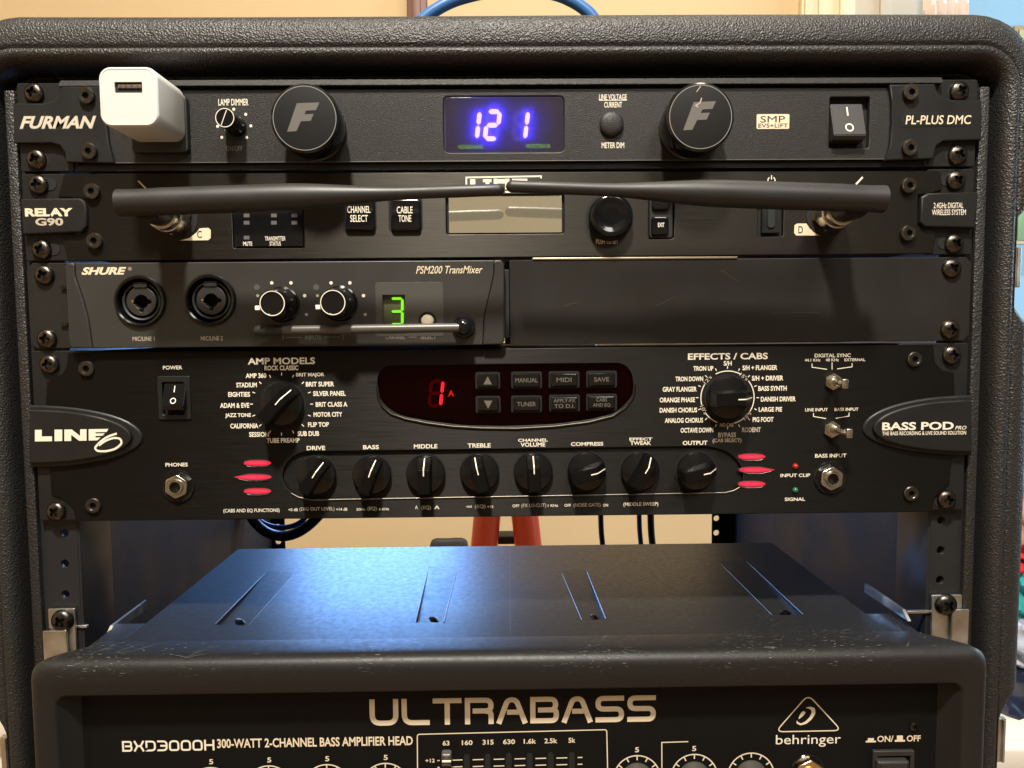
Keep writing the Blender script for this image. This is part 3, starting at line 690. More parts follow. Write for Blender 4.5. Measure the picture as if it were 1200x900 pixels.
ch = empty('wall_charger', (-163, -6, -45), 'small white cube usb wall charger plugged into the front outlet', 'charger')
(xc, zc) = P(150.5, 113.2, -35.5)
me = None
mb = MB()
def rrl(cx, cz, w, h, r, y): return [(p[0], y, p[1]) for p in rr(cx-w/2, cz-h/2, cx+w/2, cz+h/2, r, 8)]
rings = [rrl(xc, zc, 26.0, 26.0, 5, -5.2), rrl(xc, zc, 26.6, 26.6, 5.4, -7), rrl(xc, zc, 26.6, 26.6, 5.4, -34.2), rrl(xc, zc, 26.2, 26.2, 5.3, -35.1), rrl(xc, zc, 25.2, 25.2, 4.8, -35.6), rrl(xc, zc, 24.2, 24.2, 4.4, -35.6), rrl(xc, zc, 24.1, 24.1, 4.3, -35.45)]
n = len(rings[0]); v = sum(rings, []); f = [(k*n+i, k*n+(i+1) % n, (k+1)*n+(i+1) % n, (k+1)*n+i) for k in range(len(rings)-1) for i in range(n)]
f.append(tuple(range(n))); mb.add(v, f); body = mb.build('charger_body', M_charger, ch, 40)
ux, uz = P(150.3, 102.3, -35.5)
plate('charger_face', [rr(xc-12.05, zc-12.05, xc+12.05, zc+12.05, 4.2, 8), rr(ux-6.2, uz-2.4, ux+6.2, uz+2.4, .25, 2)], -35.45, 1.0, M_chargerf, ch, .08)
MB().box(ux-6.5, ux+6.5, -34.4, -34.2, uz-2.7, uz+2.7).build('usb_port', M_void, ch, 0)
mb = MB(); mb.box(ux-5, ux+5.6, -35.0, -34.5, uz-.2, uz+1.4, .05); mb.build('usb_tongue', mat('usb_grey', (.10, .09, .08), .4), ch)
mb = MB()
for i in range(4): mb.box(ux-4.4+i*2.6, ux-3.2+i*2.6, -35.12, -35.02, uz-.1, uz+1.2)
mb.build('usb_contacts', M_gold, ch)

# ================================================================== UNIT 2: wireless receiver
u2 = empty('wireless_receiver', (0, 0, -88.2), 'brushed black wireless receiver with beige display and two folded antennas', 'wireless receiver')
chassis(u2, -86.5, -46.5)
for x0, x1 in ((-241.3, -217), (217, 241.3)): plate('rack_ear', [rr(x0, -88, x1, -44.8, 1)], .2, 3, M_ear, u2, .35)
zt, zb = P(600, 202.5, -1)[1], P(600, 297.5, -1)[1]
statw = prr(273, 243, 356, 290.5, 2, -1); lcdw = prr(523, 228, 661, 274, 3, -1)
outl = ppoly([(75, 203.5), (1101, 200), (1103, 205), (1104, 222), (1094, 226), (1076, 228), (1076, 264), (1098, 268), (1093, 297), (80, 306), (72, 280), (72, 275), (99, 273), (101, 235), (96, 232), (68, 230)], -1)
plate('face_panel', [outl, statw, lcdw, prr(760, 222, 790, 280, 4, -1), prr(888, 236, 918, 277, 2, -1)], -1, 3.5, M_brush, u2, .4)
plate('badge_plate', [ppoly([(24, 233), (93, 232), (99, 236), (101, 242), (101, 264), (95, 272), (26, 275)], -3.5)], -3.5, 4, M_ear, u2, .9)
plate('badge_plate', [ppoly([(1147, 225), (1088, 226), (1080, 231), (1079, 260), (1084, 265.5), (1143, 267)], -3.5)], -3.5, 4, M_ear, u2, .9)
T(u2, 'RELAY', 29.5, 244, 85, 253.5, -3.5, M_cream, .10)
T(u2, 'G90', 41.5, 255.5, 74, 264.5, -3.5, M_silverprint, .07); 
T(u2, '2.4GHz DIGITAL', 1094, 237.5, 1129, 244, -3.5, M_white, .01); T(u2, 'WIRELESS SYSTEM', 1092, 245.5, 1132, 252, -3.5, M_white, .01)
screws(u2, [(107, 224), (110, 282), (1066, 217), (1065, 273)], ME_HEX, -1, 'socket_screw', 1.8)
screws(u2, [(43, 216), (47, 292), (1122, 211), (1120, 285)])
for p in ((57, 216), (61, 292), (1111, 211), (1108, 285)): slot(u2, *p, w=18, h=14)
# status window
MB().poly(prr(271, 241, 358, 293, 2, 1.5), 1.6, 2).build('status_back', M_void, u2, 0)
plate('status_window', [prr(274.5, 246, 354.5, 288.5, 1, -.6)], -.8, .8, M_gloss, u2, .15)
mb = MB()
for p in ((289, 252.5), (321, 252.5), (345, 252.5), (289, 261), (321, 261), (345, 261), (289, 278.5)): mb.poly(prr(p[0]-3.3, p[1]-2.1, p[0]+3.3, p[1]+2.1, .4, -.8, 2), -.86, -.8)
mb.build('indicator_lights', mat('led_dead', (.10, .095, .09), .4), u2, 0)
T(u2, 'MUTE', 285, 283.2, 295.5, 288, -.85, M_white, .03); T(u2, 'TRANSMITTER', 310.5, 277, 334.5, 282, -.85, M_white, .02); T(u2, 'STATUS', 316, 283, 329, 288, -.85, M_white, .02)
# buttons
def softkey(parent, x0, y0, x1, y1, Y, lines, tm=M_white, h=2.2, material=None, r=4):
    plate('button_well', [prr(x0-2.2, y0-2.2, x1+2.2, y1+2.2, r+1.5, Y)], Y-.15, .3, M_void, parent, .05)
    b = plate('button', [prr(x0, y0, x1, y1, r, Y-h)], Y-h, h+.3, material or M_gloss, parent, 1.1 if h > 1.5 else .5)
    for s, a0, b0, a1, b1 in lines: T(b, s, a0, b0, a1, b1, Y-h, tm, .02, lift=.07)
    return b
softkey(u2, 403.5, 233, 439, 269.5, -1, [('CHANNEL', 407, 241.5, 434, 249.5), ('SELECT', 410.5, 252, 431, 260)])
softkey(u2, 457.5, 233, 493, 269.5, -1, [('CABLE', 465, 242, 483.5, 250), ('TONE', 467, 252, 482, 260)])
# tags by the antenna sockets
def tag_shape(pts, ch_, box):
    plate('white_tag', [ppoly(pts, -1)], -1.12, .14, M_cream, u2, .02); T(u2, ch_, *box, -1.12, M_black, .03)
tag_shape([(210, 282), (222, 279), (231, 272), (234, 267.5), (244, 267), (247, 269.5), (247, 279), (244, 281.5)], 'C', (231, 270.5, 236.5, 279))
tag_shape([(934, 262), (945, 262), (949, 268), (957, 273), (964, 276), (933, 276), (930.5, 273), (931, 264)], 'D', (935.5, 265, 941, 273.5))
strokes_px(u2, [[(162, 212), (171, 221)]], 1.6, -1, M_white); strokes_px(u2, [[(1003, 216), (1011, 207.5)]], 2.2, -1, M_white)
cx, cz = P(904, 211.5, -1); s = SC(904, 211, -1); mb = MB(); ribbon(mb, arc(cx, cz, 4.2*s, 125, 415, 24), 1.2*s, -1.06); ribbon(mb, [(cx, cz+1*s), (cx, cz+6*s)], 1.2*s, -1.07); mb.build('power_icon', M_white, u2, 0)
# hidden maker logo behind the antenna tips
mb = MB(); ribbon(mb, [P(546.5, 219, -1), P(546.5, 208, -1), P(634, 206.5, -1), P(634, 209, -1)], .8, -1.06); mb.build('printed_line', M_white, u2, 0)
for i, (a, b, c, d) in enumerate(((551, 210, 557, 219), (566, 210, 576, 213.5), (569, 212, 573.5, 219), (578.5, 209.5, 583, 219), (583, 210, 592, 215), (592, 209.5, 597, 222), (600, 209.5, 618, 213), (592, 224, 598, 226))):
    MB().poly(prr(a, b, c, d, .2, -1, 2), -1.1-.004*i, -1).build('printed_logo', M_white, u2, 0)
# lcd
MB().poly(prr(521, 226, 663, 276, 2, 1.5), 1.6, 2).build('display_well', M_void, u2, 0)
plate('lcd_display', [prr(526, 230, 658.5, 272.5, 1, -.1)], -.2, 1.2, M_lcd, u2, .1)
strokes_px(u2, [[(526, 273), (659, 272)]], 1.1, -1.0, M_cream, 'bezel_glint') if False else None
# encoder knob
x, z = P(714.5, 254.5, -1); MB().lathe(x, z, [(12.2, -1.0), (12.2, -1.25), (11.2, -1.3)], 48).build('knob_recess', M_void, u2)
prof = [(10.9, -1.2), (11.1, -4), (10.9, -6), (10.3, -7.2), (9.2, -7.9), (8.2, -7.9), (7.2, -7.3), (4, -6.9), (.4, -6.8)]
MB().lathe(x, z, prof, 48).build('encoder_knob', M_gloss, u2, 40)
T(u2, 'PUSH TO SET', 698.5, 280, 724.5, 286, -1, M_white, .02)
MB().poly(prr(758, 220, 792, 282, 4, 1.5), 1.6, 2).build('button_column_well', M_void, u2, 0)
for k, (a, b, c, d) in enumerate(((764, 229, 785, 246), (763.5, 253.5, 784, 275.5))):
    bt = plate('nav_button', [prr(a, b, c, d, 4, -2)], -2.4, 3.5, M_gloss, u2, .9)
    if k: T(bt, 'EXIT', 771, 261, 778.5, 266, -2.4, M_white, .04)
plate('button_column', [prr(761.5, 224, 788.5, 278.5, 4, -1)], -.6, 1.5, M_black, u2, .2)
MB().poly(prr(886, 234, 920, 279, 1, 1.5), 1.6, 2).build('power_well', M_void, u2, 0)
plate('power_rocker', [prr(893, 238, 914, 273, 1, -1)], -1.6, 3, M_ear, u2, .3); plate('power_rib', [prr(899.5, 240, 908.5, 267, 3.5, -2)], -2.3, .9, M_rubber, u2, .3)
# antennas with their sockets
def antenna(cx, cy, tipx, tipy, basex, basey, midx, flip, Yc=-38.0):
    x, z = P(cx, cy, -1)
    a = MB().lathe(x, z, [(11, -1.0), (11, -1.3), (10.2, -1.35)], 40).build('antenna', M_void, u2); 
    nut = MB(); nut.poly([(x+8.6*math.cos(PI/3*i+.3), z+8.6*math.sin(PI/3*i+.3)) for i in range(6)], -3.2, -1.3); nut.build('hex_nut', M_gold, a)
    MB().lathe(x, z, [(6.5, -3.2), (6.5, -4.6), (8.2, -4.8), (8.2, -13), (7.6, -13.6), (7.4, -14), (7.4, -18), (6.6, -18.4)], 40).build('connector', M_nickel, a)
    MB().lathe(x, z, [(6.2, -18), (6.4, -26), (6.3, -33)], 32).build('elbow', M_ant, a)
    p0 = P(basex, basey, Yc); p2 = P(tipx, tipy, Yc); n = 26; pts = []; rad = []
    s = SC(basex, basey, Yc)
    for i in range(n+1):
        u = i/n; px = basex+(tipx-basex)*u; py = basey+(tipy-basey)*u; q = P(px, py, Yc)
        pts.append((q[0], Yc, q[1]))
        base_r, thin_r = 16.0*s, 7.3*s
        um = min(1, max(0, (u-.42)/.36)); um = um*um*(3-2*um); rr_ = base_r*(1-um)+thin_r*um; rad.append(rr_*(.965 if u < .10 or u > .94 else 1.0))
    rad[0] *= .93; pts.insert(1, tuple(np.array(pts[0])*.97+np.array(pts[1])*.03+0)); rad.insert(1, 16.0*s)
    d = np.array(pts[-1])-np.array(pts[-2]); d /= np.linalg.norm(d); r = rad[-1]; md_ = 0
    e = np.array(pts[-1]); pts += [tuple(e+d*r*.5), tuple(e+d*r*.85), tuple(e+d*r*1.02)]; rad += [r*.87, r*.52, r*.12]
    rod = MB().tube(pts, rad, 28).build('rod', M_ant, a, 40)
    sm = SC(tipx, tipy, Yc); i = n-2
    return a
antenna(206, 256, 584, 222.5, 139, 238, 0, 1); antenna(970, 252, 600, 218.5, 1036, 233.5, 0, -1)

# ================================================================== UNIT 3: transmitter mixer + blank
u3 = empty('transmitter_mixer', (-110, 0, -132), 'half width charcoal mixer with green channel digit and two combo sockets', 'mixer')
xl = P(34, 350, 0)[0]
def chamf(x0, z0, x1, z1, c, left=True):
    if left: return [(x0+c, z0), (x1, z0), (x1, z1), (x0+c, z1), (x0, z1-c), (x0, z0+c)]
    return [(x0, z0), (x1-c, z0), (x1, z0+c), (x1, z1-c), (x1-c, z1), (x0, z1)]
plate('rack_ear', [chamf(-241.2, -132.3, -219, -89.2, 3)], .2, 2.5, M_blank, u3, .3)
screws(u3, [(50, 322), (53, 397)])
for p in ((57, 322), (60, 398)): slot(u3, *p, w=14, h=13)
zt, zb = P(335, 306.5, -5)[1], P(335, 406, -5)[1]
xa, xb = P(79, 355, -5)[0], P(591, 355, -5)[0]
c1 = [P(88, 307.5, -5)[0]+0, P(89, 330, -5)[0], P(98, 352, -5)[0], P(104, 370, -5)[0], P(109, 405, -5)[0]]
def edgecurve(xs, zs=None):
    zs_ = [zt-(zt-zb)*u for u in (0, .16, .42, .66, 1)]; out = []
    from math import cos
    for i in range(21):
        u = i/20; z_ = zt-(zt-zb)*u; out.append((float(np.interp(-z_, [-q for q in zs_], xs)), z_))
    return out
lcv = edgecurve(c1); rx = [P(q, 355, -5)[0] for q in (579, 579, 573, 567, 565)]; rcv = edgecurve(rx)
wn = prr(446, 343, 478, 384, 1, -5)
xl_h = [circ(164.5, 353, 29, -5, 40), circ(246.5, 351.5, 29, -5, 40)]
plate('face_panel', [lcv+rcv[::-1], prr(448, 345, 475.5, 392, 1, -5)]+xl_h, -5, 4.8, M_grey, u3, .5)
def rbox(pts): return pts
plate('end_bezel', [[(xa+1.5, zb), (xa, zb+2), (xa, zt-1.5), (xa+1.5, zt)]+[(p[0]-.15, p[1]) for p in lcv]], -5.6, 10, M_greyd, u3, .8)
plate('end_bezel', [[(p[0]+.15, p[1]) for p in rcv][::-1]+[(xb-1.5, zt), (xb, zt-2), (xb, zb+2), (xb-1.5, zb)]], -5.6, 10, M_greyd, u3, .8)
MB().box(xa+2, xb-2, 5, 180, zb+.3, zt-1, .2).build('chassis', M_greyd, u3)
mb = MB(); 
for y in (337, 380): mb.poly(prr(71, y-2, 79, y+2, 1, -1), -1.2, 0)
mb.build('bracket_tab', M_screwd, u3)
Y3 = -5.0
T(u3, 'SHURE', 95.5, 313, 148, 322, Y3, M_cream, .09, .3); T(u3, '®', 150, 313, 154.5, 317, Y3, M_silverprint, .02)
T(u3, 'PSM200 TransMixer', 487.5, 311.5, 565.5, 320.5, Y3, M_cream, .012, .3)
T(u3, 'MIC/LINE 1', 155.5, 394.5, 181, 399.5, Y3, M_silverprint, .01); T(u3, 'MIC/LINE 2', 235.5, 394, 261, 399, Y3, M_silverprint, .01)  # duller ink, partial antenna shadow painted into the words
for px, py in ((164.5, 353), (246.5, 351.5)):
    x, z = P(px, py, Y3); j = MB().lathe(x, z, [(13.1, 3.5), (13.1, -5.3), (12.6, -6.6), (11.9, -6.8), (11.2, -6.4), (10.9, -5), (10.8, 3)], 56, False).build('combo_socket', M_gloss, u3)
    MB().lathe(x, z, [(13, 3.1), (13, 2.9)], 40).build('socket_floor', M_void, j)
    MB().lathe(x, z, [(9.9, 3), (9.9, -3.4), (9.4, -4), (8.6, -3.6), (8.5, 3)], 48, False).build('socket_ring', M_rubber, j)
    key = []
    for i in range(60):
        a = 2*PI*i/60; r = 3.5
        for c0, rad, w in ((PI, 4.8, .22), (0, 5.2, .22), (-PI/2, 5.3, .22)):
            dd = abs((a-c0+PI) % (2*PI)-PI)
            if dd < .3: r = max(r, rad-.6*(dd/.3)**2*1.5)
        key.append((x+r*math.cos(a), z+r*math.sin(a)-.3))
    plate('socket_core', [[(x+7.4*math.cos(2*PI*i/48), z+7.4*math.sin(2*PI*i/48)) for i in range(48)], key], -4.2, 5, mat('core_grey', (.020, .019, .018), .45), j, .3)
    plate('release_tab', [rr(x-3.5, z+6.7, x+3.5, z+9.6, 1)], -4.8, 3, M_rubber, j, .3)
    a = P(px-10, py, Y3); MB().lathe(a[0], a[1], [(.7, -4.1), (.7, -4.4)], 12).build('contact', M_gold, j)
# gain knobs
for px, py in ((319, 355.5), (390, 354.5)):
    x, z = P(px, py, -22); k = MB().lathe(x, z, [(9.0, -5), (9.0, -6.2), (8.2, -6.6), (8.0, -9), (7.2, -18), (6.6, -21.4), (6.1, -22), (5.6, -22), (5.4, -21.6), (.3, -21.6)], 48).build('gain_knob', M_gloss, u3)
    mb = MB(); ribbon(mb, arc(x, z, 5.85, 0, 360, 40), .42, -22.1); mb.build('knob_ring', M_white, k, 0)
    a = P(px-17, py+5.5, -20); MB().box(a[0]-1.3, a[0]+1.5, -20.5, -17.5, a[1]-1.1, a[1]+1.1, .3).build('knob_pointer', M_lineink, k)
dots(u3, [(318.5, 331.5), (341, 331.5), (357, 346.5), (388, 331.5), (410, 331.5), (426, 346.5)], 2.0, Y3, M_white)
dots(u3, [(359, 368.5), (428, 368.5), (302, 346.5), (372, 346.5)], 1.8, Y3, M_silverprint); dots(u3, [(301, 336.5), (370.5, 336.5)], 3.4, Y3, mat('faint_dot', (.075, .07, .063), .5))
strokes_px(u3, [[(335, 395.5), (354, 395.5)], [(380, 395), (399, 395)]], .7, Y3, M_dim)
T(u3, '1', 331, 393, 332.5, 398, Y3, M_dim, .01); T(u3, 'INPUTS', 358, 393, 376, 398, Y3, M_dim, .01); T(u3, '2', 400.5, 392.5, 403, 397.5, Y3, M_dim, .01)  # grey ink has the antenna shadow painted in
T(u3, 'CHANNEL', 452, 392.5, 475, 397.5, Y3, M_dim, .01); strokes_px(u3, [[(479, 395), (488, 395)]], .7, Y3, M_dim); T(u3, 'SELECT', 493, 392.5, 511, 397.5, Y3, M_dim, .01)  # dimmed the same way, shadow put into the ink
plate('display_window', [prr(440.5, 331, 519.5, 394, 2, Y3), prr(448.5, 345.5, 475, 391.5, .5, Y3)], Y3-.15, .2, mat('window_grey', (.060, .060, .055), .3), u3, .03)
MB().poly(prr(445, 342, 479, 396, 1, -2), -2.4, -2).build('digit_backing', M_greenbk, u3, 0)
seg7(u3, 465, 365, 13, 30, 'abcdg', -2.5, M_green, M_green, .02, 3.0, .5, show_off=False)
MB().poly(prr(448.5, 346, 475, 357, .3, -2.6), -2.62, -2.5).build('digit_shade', mat('green_dark', (.05, .05, .02), .5), u3, 0) if False else None
x, z = P(501, 376, Y3-.5); MB().lathe(x, z, [(4.6, -5), (4.6, -5.5), (3.6, -5.5)], 36).build('button_ring', M_void, u3)
MB().lathe(x, z, [(3.2, -5), (3.2, -6.4), (2.6, -7), (1, -7.2), (.2, -7.2)], 36).build('select_button', mat('button_cream', (.55, .48, .36), .4), u3, 50)
an = MB(); x, z = P(543, 383.5, -11)
an = MB().lathe(x, z, [(5.8, -5), (5.8, -6.6), (4.9, -7.4), (4.9, -8)], 36).build('whip_antenna', M_gloss, u3)
MB().lathe(x, z, [(3.6, -8), (4.0, -9.5), (4.0, -12), (3.2, -13.4), (1.6, -14), (.2, -14.1)], 32).build('pivot', M_gloss, an, 60)
mb = MB(); a = P(538, 384, -12); b = P(331, 387, -12); mb.tube([(a[0], -12, a[1]), (b[0], -12, b[1])], 2.3, 14); mb.build('whip_rod', mat('rod_steel', (.075, .068, .058), .35, metal=0), an)
b2 = P(297, 384.5, -12); mb = MB(); mb.tube([(b[0]+.3, -12, b[1]), (b2[0]+4, -12, b[1]), (b2[0]+1, -12, b[1]), (b2[0], -12, b[1])], [2.6, 2.9, 2.4, .7], 14); mb.build('whip_tip', M_rubber, an, 50)

ub = empty('blank_panel', (110, 0, -132), 'plain black blank panel filling the right half beside the mixer', 'blank panel')
xa = P(597.5, 355, 0)[0]
plate('panel_sheet', [chamf(xa, -132.3, 241.2, -89.4, 3, False)], 0, 2.2, M_blank, ub, .3)
plate('side_bracket', [rr(xa-3.2, -129, xa-.2, -94, .5)], 1.5, 5, M_black, ub, .3)
MB().box(xa-2.5, xa+16, 6, 40, -132.2, -89.4, .2).build('gap_filler', M_black, ub)  # black box added behind the gap to block the bright wall
screws(ub, [(1117, 314), (1115, 386)])
for p in ((1110, 314), (1107, 386)): slot(ub, *p, w=14, h=13)
mb = MB(); 
for ln in ([(846, 316), (855, 323), (865, 330)], [(849, 318), (843, 317)], [(660, 359), (668, 356), (678, 355)], [(768, 359), (790, 348)], [(905, 367), (960, 366)]): ribbon(mb, [P(a, b, 0) for a, b in ln], .22, -.05-.003*len(mb.v))
mb.build('scratches', mat('scratch_grey', (.045, .04, .035), .5), ub, 0)
MB().box(48, 225, 2.6, 6, -133.2, -132.6).build('bare_edge', M_zinc, ub)
MB().box(15, 120, -.6, 3, -89.3, -88.3, .2).build('bare_lip', mat('raw_metal_edge', (.6, .52, .4), .4, metal=1), ub)

# ================================================================== UNIT 4: bass preamp
u4 = empty('bass_preamp', (0, 0, -221.5), 'two unit black bass preamp with many pointer knobs and glowing red slots', 'preamp')
chassis(u4, -219.5, -133.9, d=150)
ZT, ZB = -133.6, -221.3
Y4 = -1.0
full = [(-241.2, ZB), (241.2, ZB), (241.2, ZT), (-241.2, ZT)]
plate('rack_ear', [rr(-241.2, ZB, -205, ZT, 1)], .2, 3, M_ear, u4, .35); plate('rack_ear', [rr(205, ZB, 241.2, ZT, 1)], .2, 3, M_ear, u4, .35)
def arcpx(pts, n=6): return pts
winp = rpath([(452, 428.5), (730, 425.5), (741, 437), (743, 463), (722, 484), (690, 492), (650, 497), (600, 499.5), (545, 498.5), (500, 493), (465, 486), (446, 470), (442, 450), (444, 436)], 12, True, 3)
face = [(79, 413), (78, 428), (73, 438), (62, 443), (55, 448), (53, 475.5), (47, 476), (47, 548), (58, 549), (60, 580), (75, 585), (86, 596), (88, 611), (1093, 600), (1094, 587), (1100, 577), (1113, 567), (1116, 533), (1130, 532), (1131, 464), (1119, 463), (1118, 437), (1104, 434), (1096, 425), (1094, 404)]
trough = rpath([(352, 529.5), (835, 523), (860, 533), (872, 553), (868, 572), (850, 577.5), (366, 586), (341, 578), (329, 560), (336, 540)], 14, True, 4)
psw = prr(187, 442, 222, 490, 2, Y4)
plate('face_panel', [ppoly(face, Y4), ppoly(winp, Y4), ppoly(trough, Y4), psw], Y4, 3.2, M_brush2, u4, .45)
# trough floor and lip
MB().poly(ppoly(rpath([(345, 524), (845, 518), (880, 550), (860, 582), (360, 590), (322, 560)], 12, True, 3), 1.0), .6, 1.6).build('trough_floor', M_brush2, u4, 0)
def lip(pts, w, Y, name, mt, h=.35):
    mb = MB(); pp = [P(a, b, Y) for a, b in pts]; mb.tube([(x, Y, z) for x, z in pp], w, 8); mb.build(name, mt, u4, 60)
lip([(341, 578), (350, 583), (366, 586)]+[(366+i*48.4, 586-.85*i) for i in range(1, 11)]+[(860, 575), (867, 571)], .45, Y4, 'trough_lip', mat('bare_lip_metal', (.16, .14, .115), .42, metal=1))
lip([(442, 452), (443.5, 466), (448, 476), (458, 485), (475, 491), (500, 496), (530, 500), (565, 502), (605, 502.5), (650, 500), (690, 495), (718, 488), (733, 478), (742, 466), (744, 450)], .8, Y4+.1, 'window_lip', mat('lip_satin', (.055, .05, .042), .42, metal=1, bump=((90, 90, 2000), .3, .1)))
MB().poly(ppoly(rpath([(440, 424), (745, 420), (750, 470), (600, 506), (440, 480)], 10, True, 3), 1.5), 1.7, 2.0).build('display_back', M_redbk, u4, 0)
plate('display_window', [ppoly(winp, 0)], .2, .8, M_redglass, u4, .1)
seg7(u4, 511, 461, 13.5, 29, 'bc', 1.6, M_red, M_redfaint, .12, 3.8, .35)
T(u4, 'A', 525, 457.5, 532, 464.5, 1.4, M_redA, .05)
labs = ['▲', 'MANUAL', 'MIDI', 'SAVE', '▼', 'TUNER', 'APPLY-FX|TO D.I.', 'CABS|AND EQ']
pos = [(571.5, 446), (617, 445.5), (661, 445), (705, 444.5), (572, 474), (617, 473.5), (661.5, 472.5), (705, 471.5)]
M_keyink = mat('key_ink', (.11, .10, .08), .5); M_key = mat('smoke_key', (.005, .0045, .004), .12, spec=.35, coat=.15, bump=(700, .1, .2))
for (x, y), s in zip(pos, labs):
    w = 12.5 if s in '▲▼' else 16
    plate('button_well', [prr(x-w-2, y-10, x+w+2, y+10, 2.5, 0)], -.1, .3, M_void, u4, .05)
    b = plate('button', [prr(x-w, y-7.8, x+w, y+7.8, 2, -2)], -2.2, 2.2, M_key, u4, .9)
    if s == '▲': MB().poly(ppoly([(x-5, y+4.5), (x+5, y+4.5), (x, y-5)], -2.2), -2.32, -2.2).build('arrow_mark', M_keyink, b, 0)
    elif s == '▼': MB().poly(ppoly([(x-5, y-4.5), (x+5, y-4.5), (x, y+5)], -2.2), -2.32, -2.2).build('arrow_mark', M_keyink, b, 0)
    elif '|' in s:
        a, c = s.split('|'); T(b, a, x-len(a)*1.6, y-5.2, x+len(a)*1.6, y-1, -2.2, M_keyink, .015, lift=.1); T(b, c, x-len(c)*1.7, y+1, x+len(c)*1.7, y+5.6, -2.2, M_keyink, .015, lift=.1)
    else: T(b, s, x-len(s)*2.2, y-2.5, x+len(s)*2.2, y+2.7, -2.2, M_keyink, .015, lift=.1)
# badges
def bullet(side):
    pts = []
    if side < 0:
        x0, yt, yb, tx, ty = 34, 475, 548, 167, 513
    else: x0, yt, yb, tx, ty = 1139, 463.5, 534, 1011, 503
    for i in range(25):
        u = i/24; a = PI/2-PI*u
        ex = abs(math.cos(a))**.95; ey = math.sin(a)
        pts.append((x0+(tx-x0)*ex, ty+(yt-ty if ey > 0 else (yb-ty))*abs(ey)**1.0))
    return pts
for sd in (-1, 1):
    b = bullet(sd); o_ = ppoly(b, -2); cx = b[0][0]; ty = b[12][1]
    inner = [(cx+(p[0]-cx)*.90, ty+(p[1]-ty)*.86) for p in b]
    plate('badge_surround', [o_], -2.2, 2.4, M_gloss if False else M_endcap, u4, 1.1)
    plate('badge', [ppoly(inner, -4)], -4.2, 3, M_ear, u4, .8)
Yb = -4.2
# badge lettering, left: block letters and a script six
x0, x1, y0, y1 = 41, 118, 503.5, 517
def blk(polys, nm='printed_letter', mt=M_white):
    mb = MB()
    for i, p in enumerate(polys): mb.poly(ppoly(p, Yb), Yb-.08-.004*i, Yb)
    mb.build(nm, mt, u4, 0)
blk([[(41, 503.8), (49, 503.6), (49, 511.5), (61, 511.3), (61, 517), (41, 517.3)]])
blk([[(64, 503.5), (73, 503.4), (73, 516.8), (64, 517)]])
blk([[(75.5, 503.4), (84, 503.3), (94, 511), (94, 503.1), (101.5, 503), (101.5, 516.3), (93, 516.5), (83.5, 509.5), (83.5, 516.7), (75.5, 516.8)]])
blk([[(104, 503), (127, 502.6), (125, 506.2), (112, 506.5), (112, 508), (123, 507.8), (120, 510.6), (112, 510.9), (112, 512.8), (118, 512.6), (114, 516), (104, 516.2)]])
sx = [(137, 508), (126, 511.5), (117, 518), (111, 525), (114, 528.5), (124, 529), (136, 526), (143, 519.5), (141.5, 514), (134, 512.8), (124, 516), (116, 522)]
mb = MB(); ribbon(mb, rpath([P(a, b, Yb) for a, b in sx], 4), 1.05, Yb-.12); mb.build('printed_six', M_white, u4, 0)
T(u4, 'BASS POD', 1033.5, 494.5, 1118, 504, Yb, M_white, .06); T(u4, 'PRO', 1119, 499, 1132.5, 503.5, Yb, M_white, .02, .3)
T(u4, 'THE BASS RECORDING & LIVE SOUND SOLUTION', 1033.5, 505.3, 1132.5, 509.7, Yb, M_white, .025)
screws(u4, [(102, 432), (110, 592), (1071, 421), (1067, 578)], ME_HEX, Y4+1, 'socket_screw', 1.0)
screws(u4, [(56, 427), (64, 600), (1117, 416), (1111, 586)])
for p in ((62, 429), (70, 602), (1110, 418), (1103, 588)): slot(u4, *p, w=17, h=13)
# power switch
T(u4, 'POWER', 191, 428.5, 213.5, 433, Y4, M_white, .04)
MB().poly(prr(184, 438, 225, 494, 2, 1.5), 1.7, 2).build('switch_well', M_void, u4, 0)
plate('switch_frame', [prr(185.5, 440.5, 223.5, 492, 2, -1.2), prr(191, 448, 216, 486, 1.5, -1.2)], -1.8, 3, M_ear, u4, .5)
rocker(u4, 192.5, 449.5, 215, 476, -1.5, -6.0, 1.5, M_gloss)
# headphone and bass input jacks
def jack(parent, px, py, Y, rw=20, material=M_nickel, rn=14.5):
    x, z = P(px, py, Y); s = SC(px, py, Y)
    j = MB().lathe(x, z, [(rw*s, Y), (rw*s, Y-.3), (rw*s*.94, Y-.9), (rw*s*.8, Y-.5), (rw*s*.72, Y-.4)], 48).build('jack', M_gloss, parent)
    xo = []
    hexo = [(x+rn*s*math.cos(PI/3*i+.45), z+rn*s*math.sin(PI/3*i+.45)) for i in range(6)]
    ho = [(x+7.6*s*math.cos(2*PI*i/28), z+7.6*s*math.sin(2*PI*i/28)) for i in range(28)]
    plate('hex_nut', [rpath(hexo, 1.0, True, 2), ho], Y-2.6, 2.2, material, j, .5)
    MB().lathe(x, z, [(8.6*s, Y-2.5), (8.9*s, Y-3.4), (8.0*s, Y-4.0), (6.6*s, Y-3.9), (6.0*s, Y-3.2), (6.0*s, Y-.6)], 36, False).build('jack_collar', material, j)
    MB().lathe(x, z, [(6.2*s, Y-.5), (6.2*s, Y-.7)], 30).build('jack_hole', M_void, j)
T(u4, 'PHONES', 194, 542.3, 220, 546.7, Y4, M_white, .04); jack(u4, 208.5, 569.5, Y4)
T(u4, 'BASS INPUT', 955, 531.7, 992, 536.2, Y4, M_white, .035); jack(u4, 973, 560, Y4)
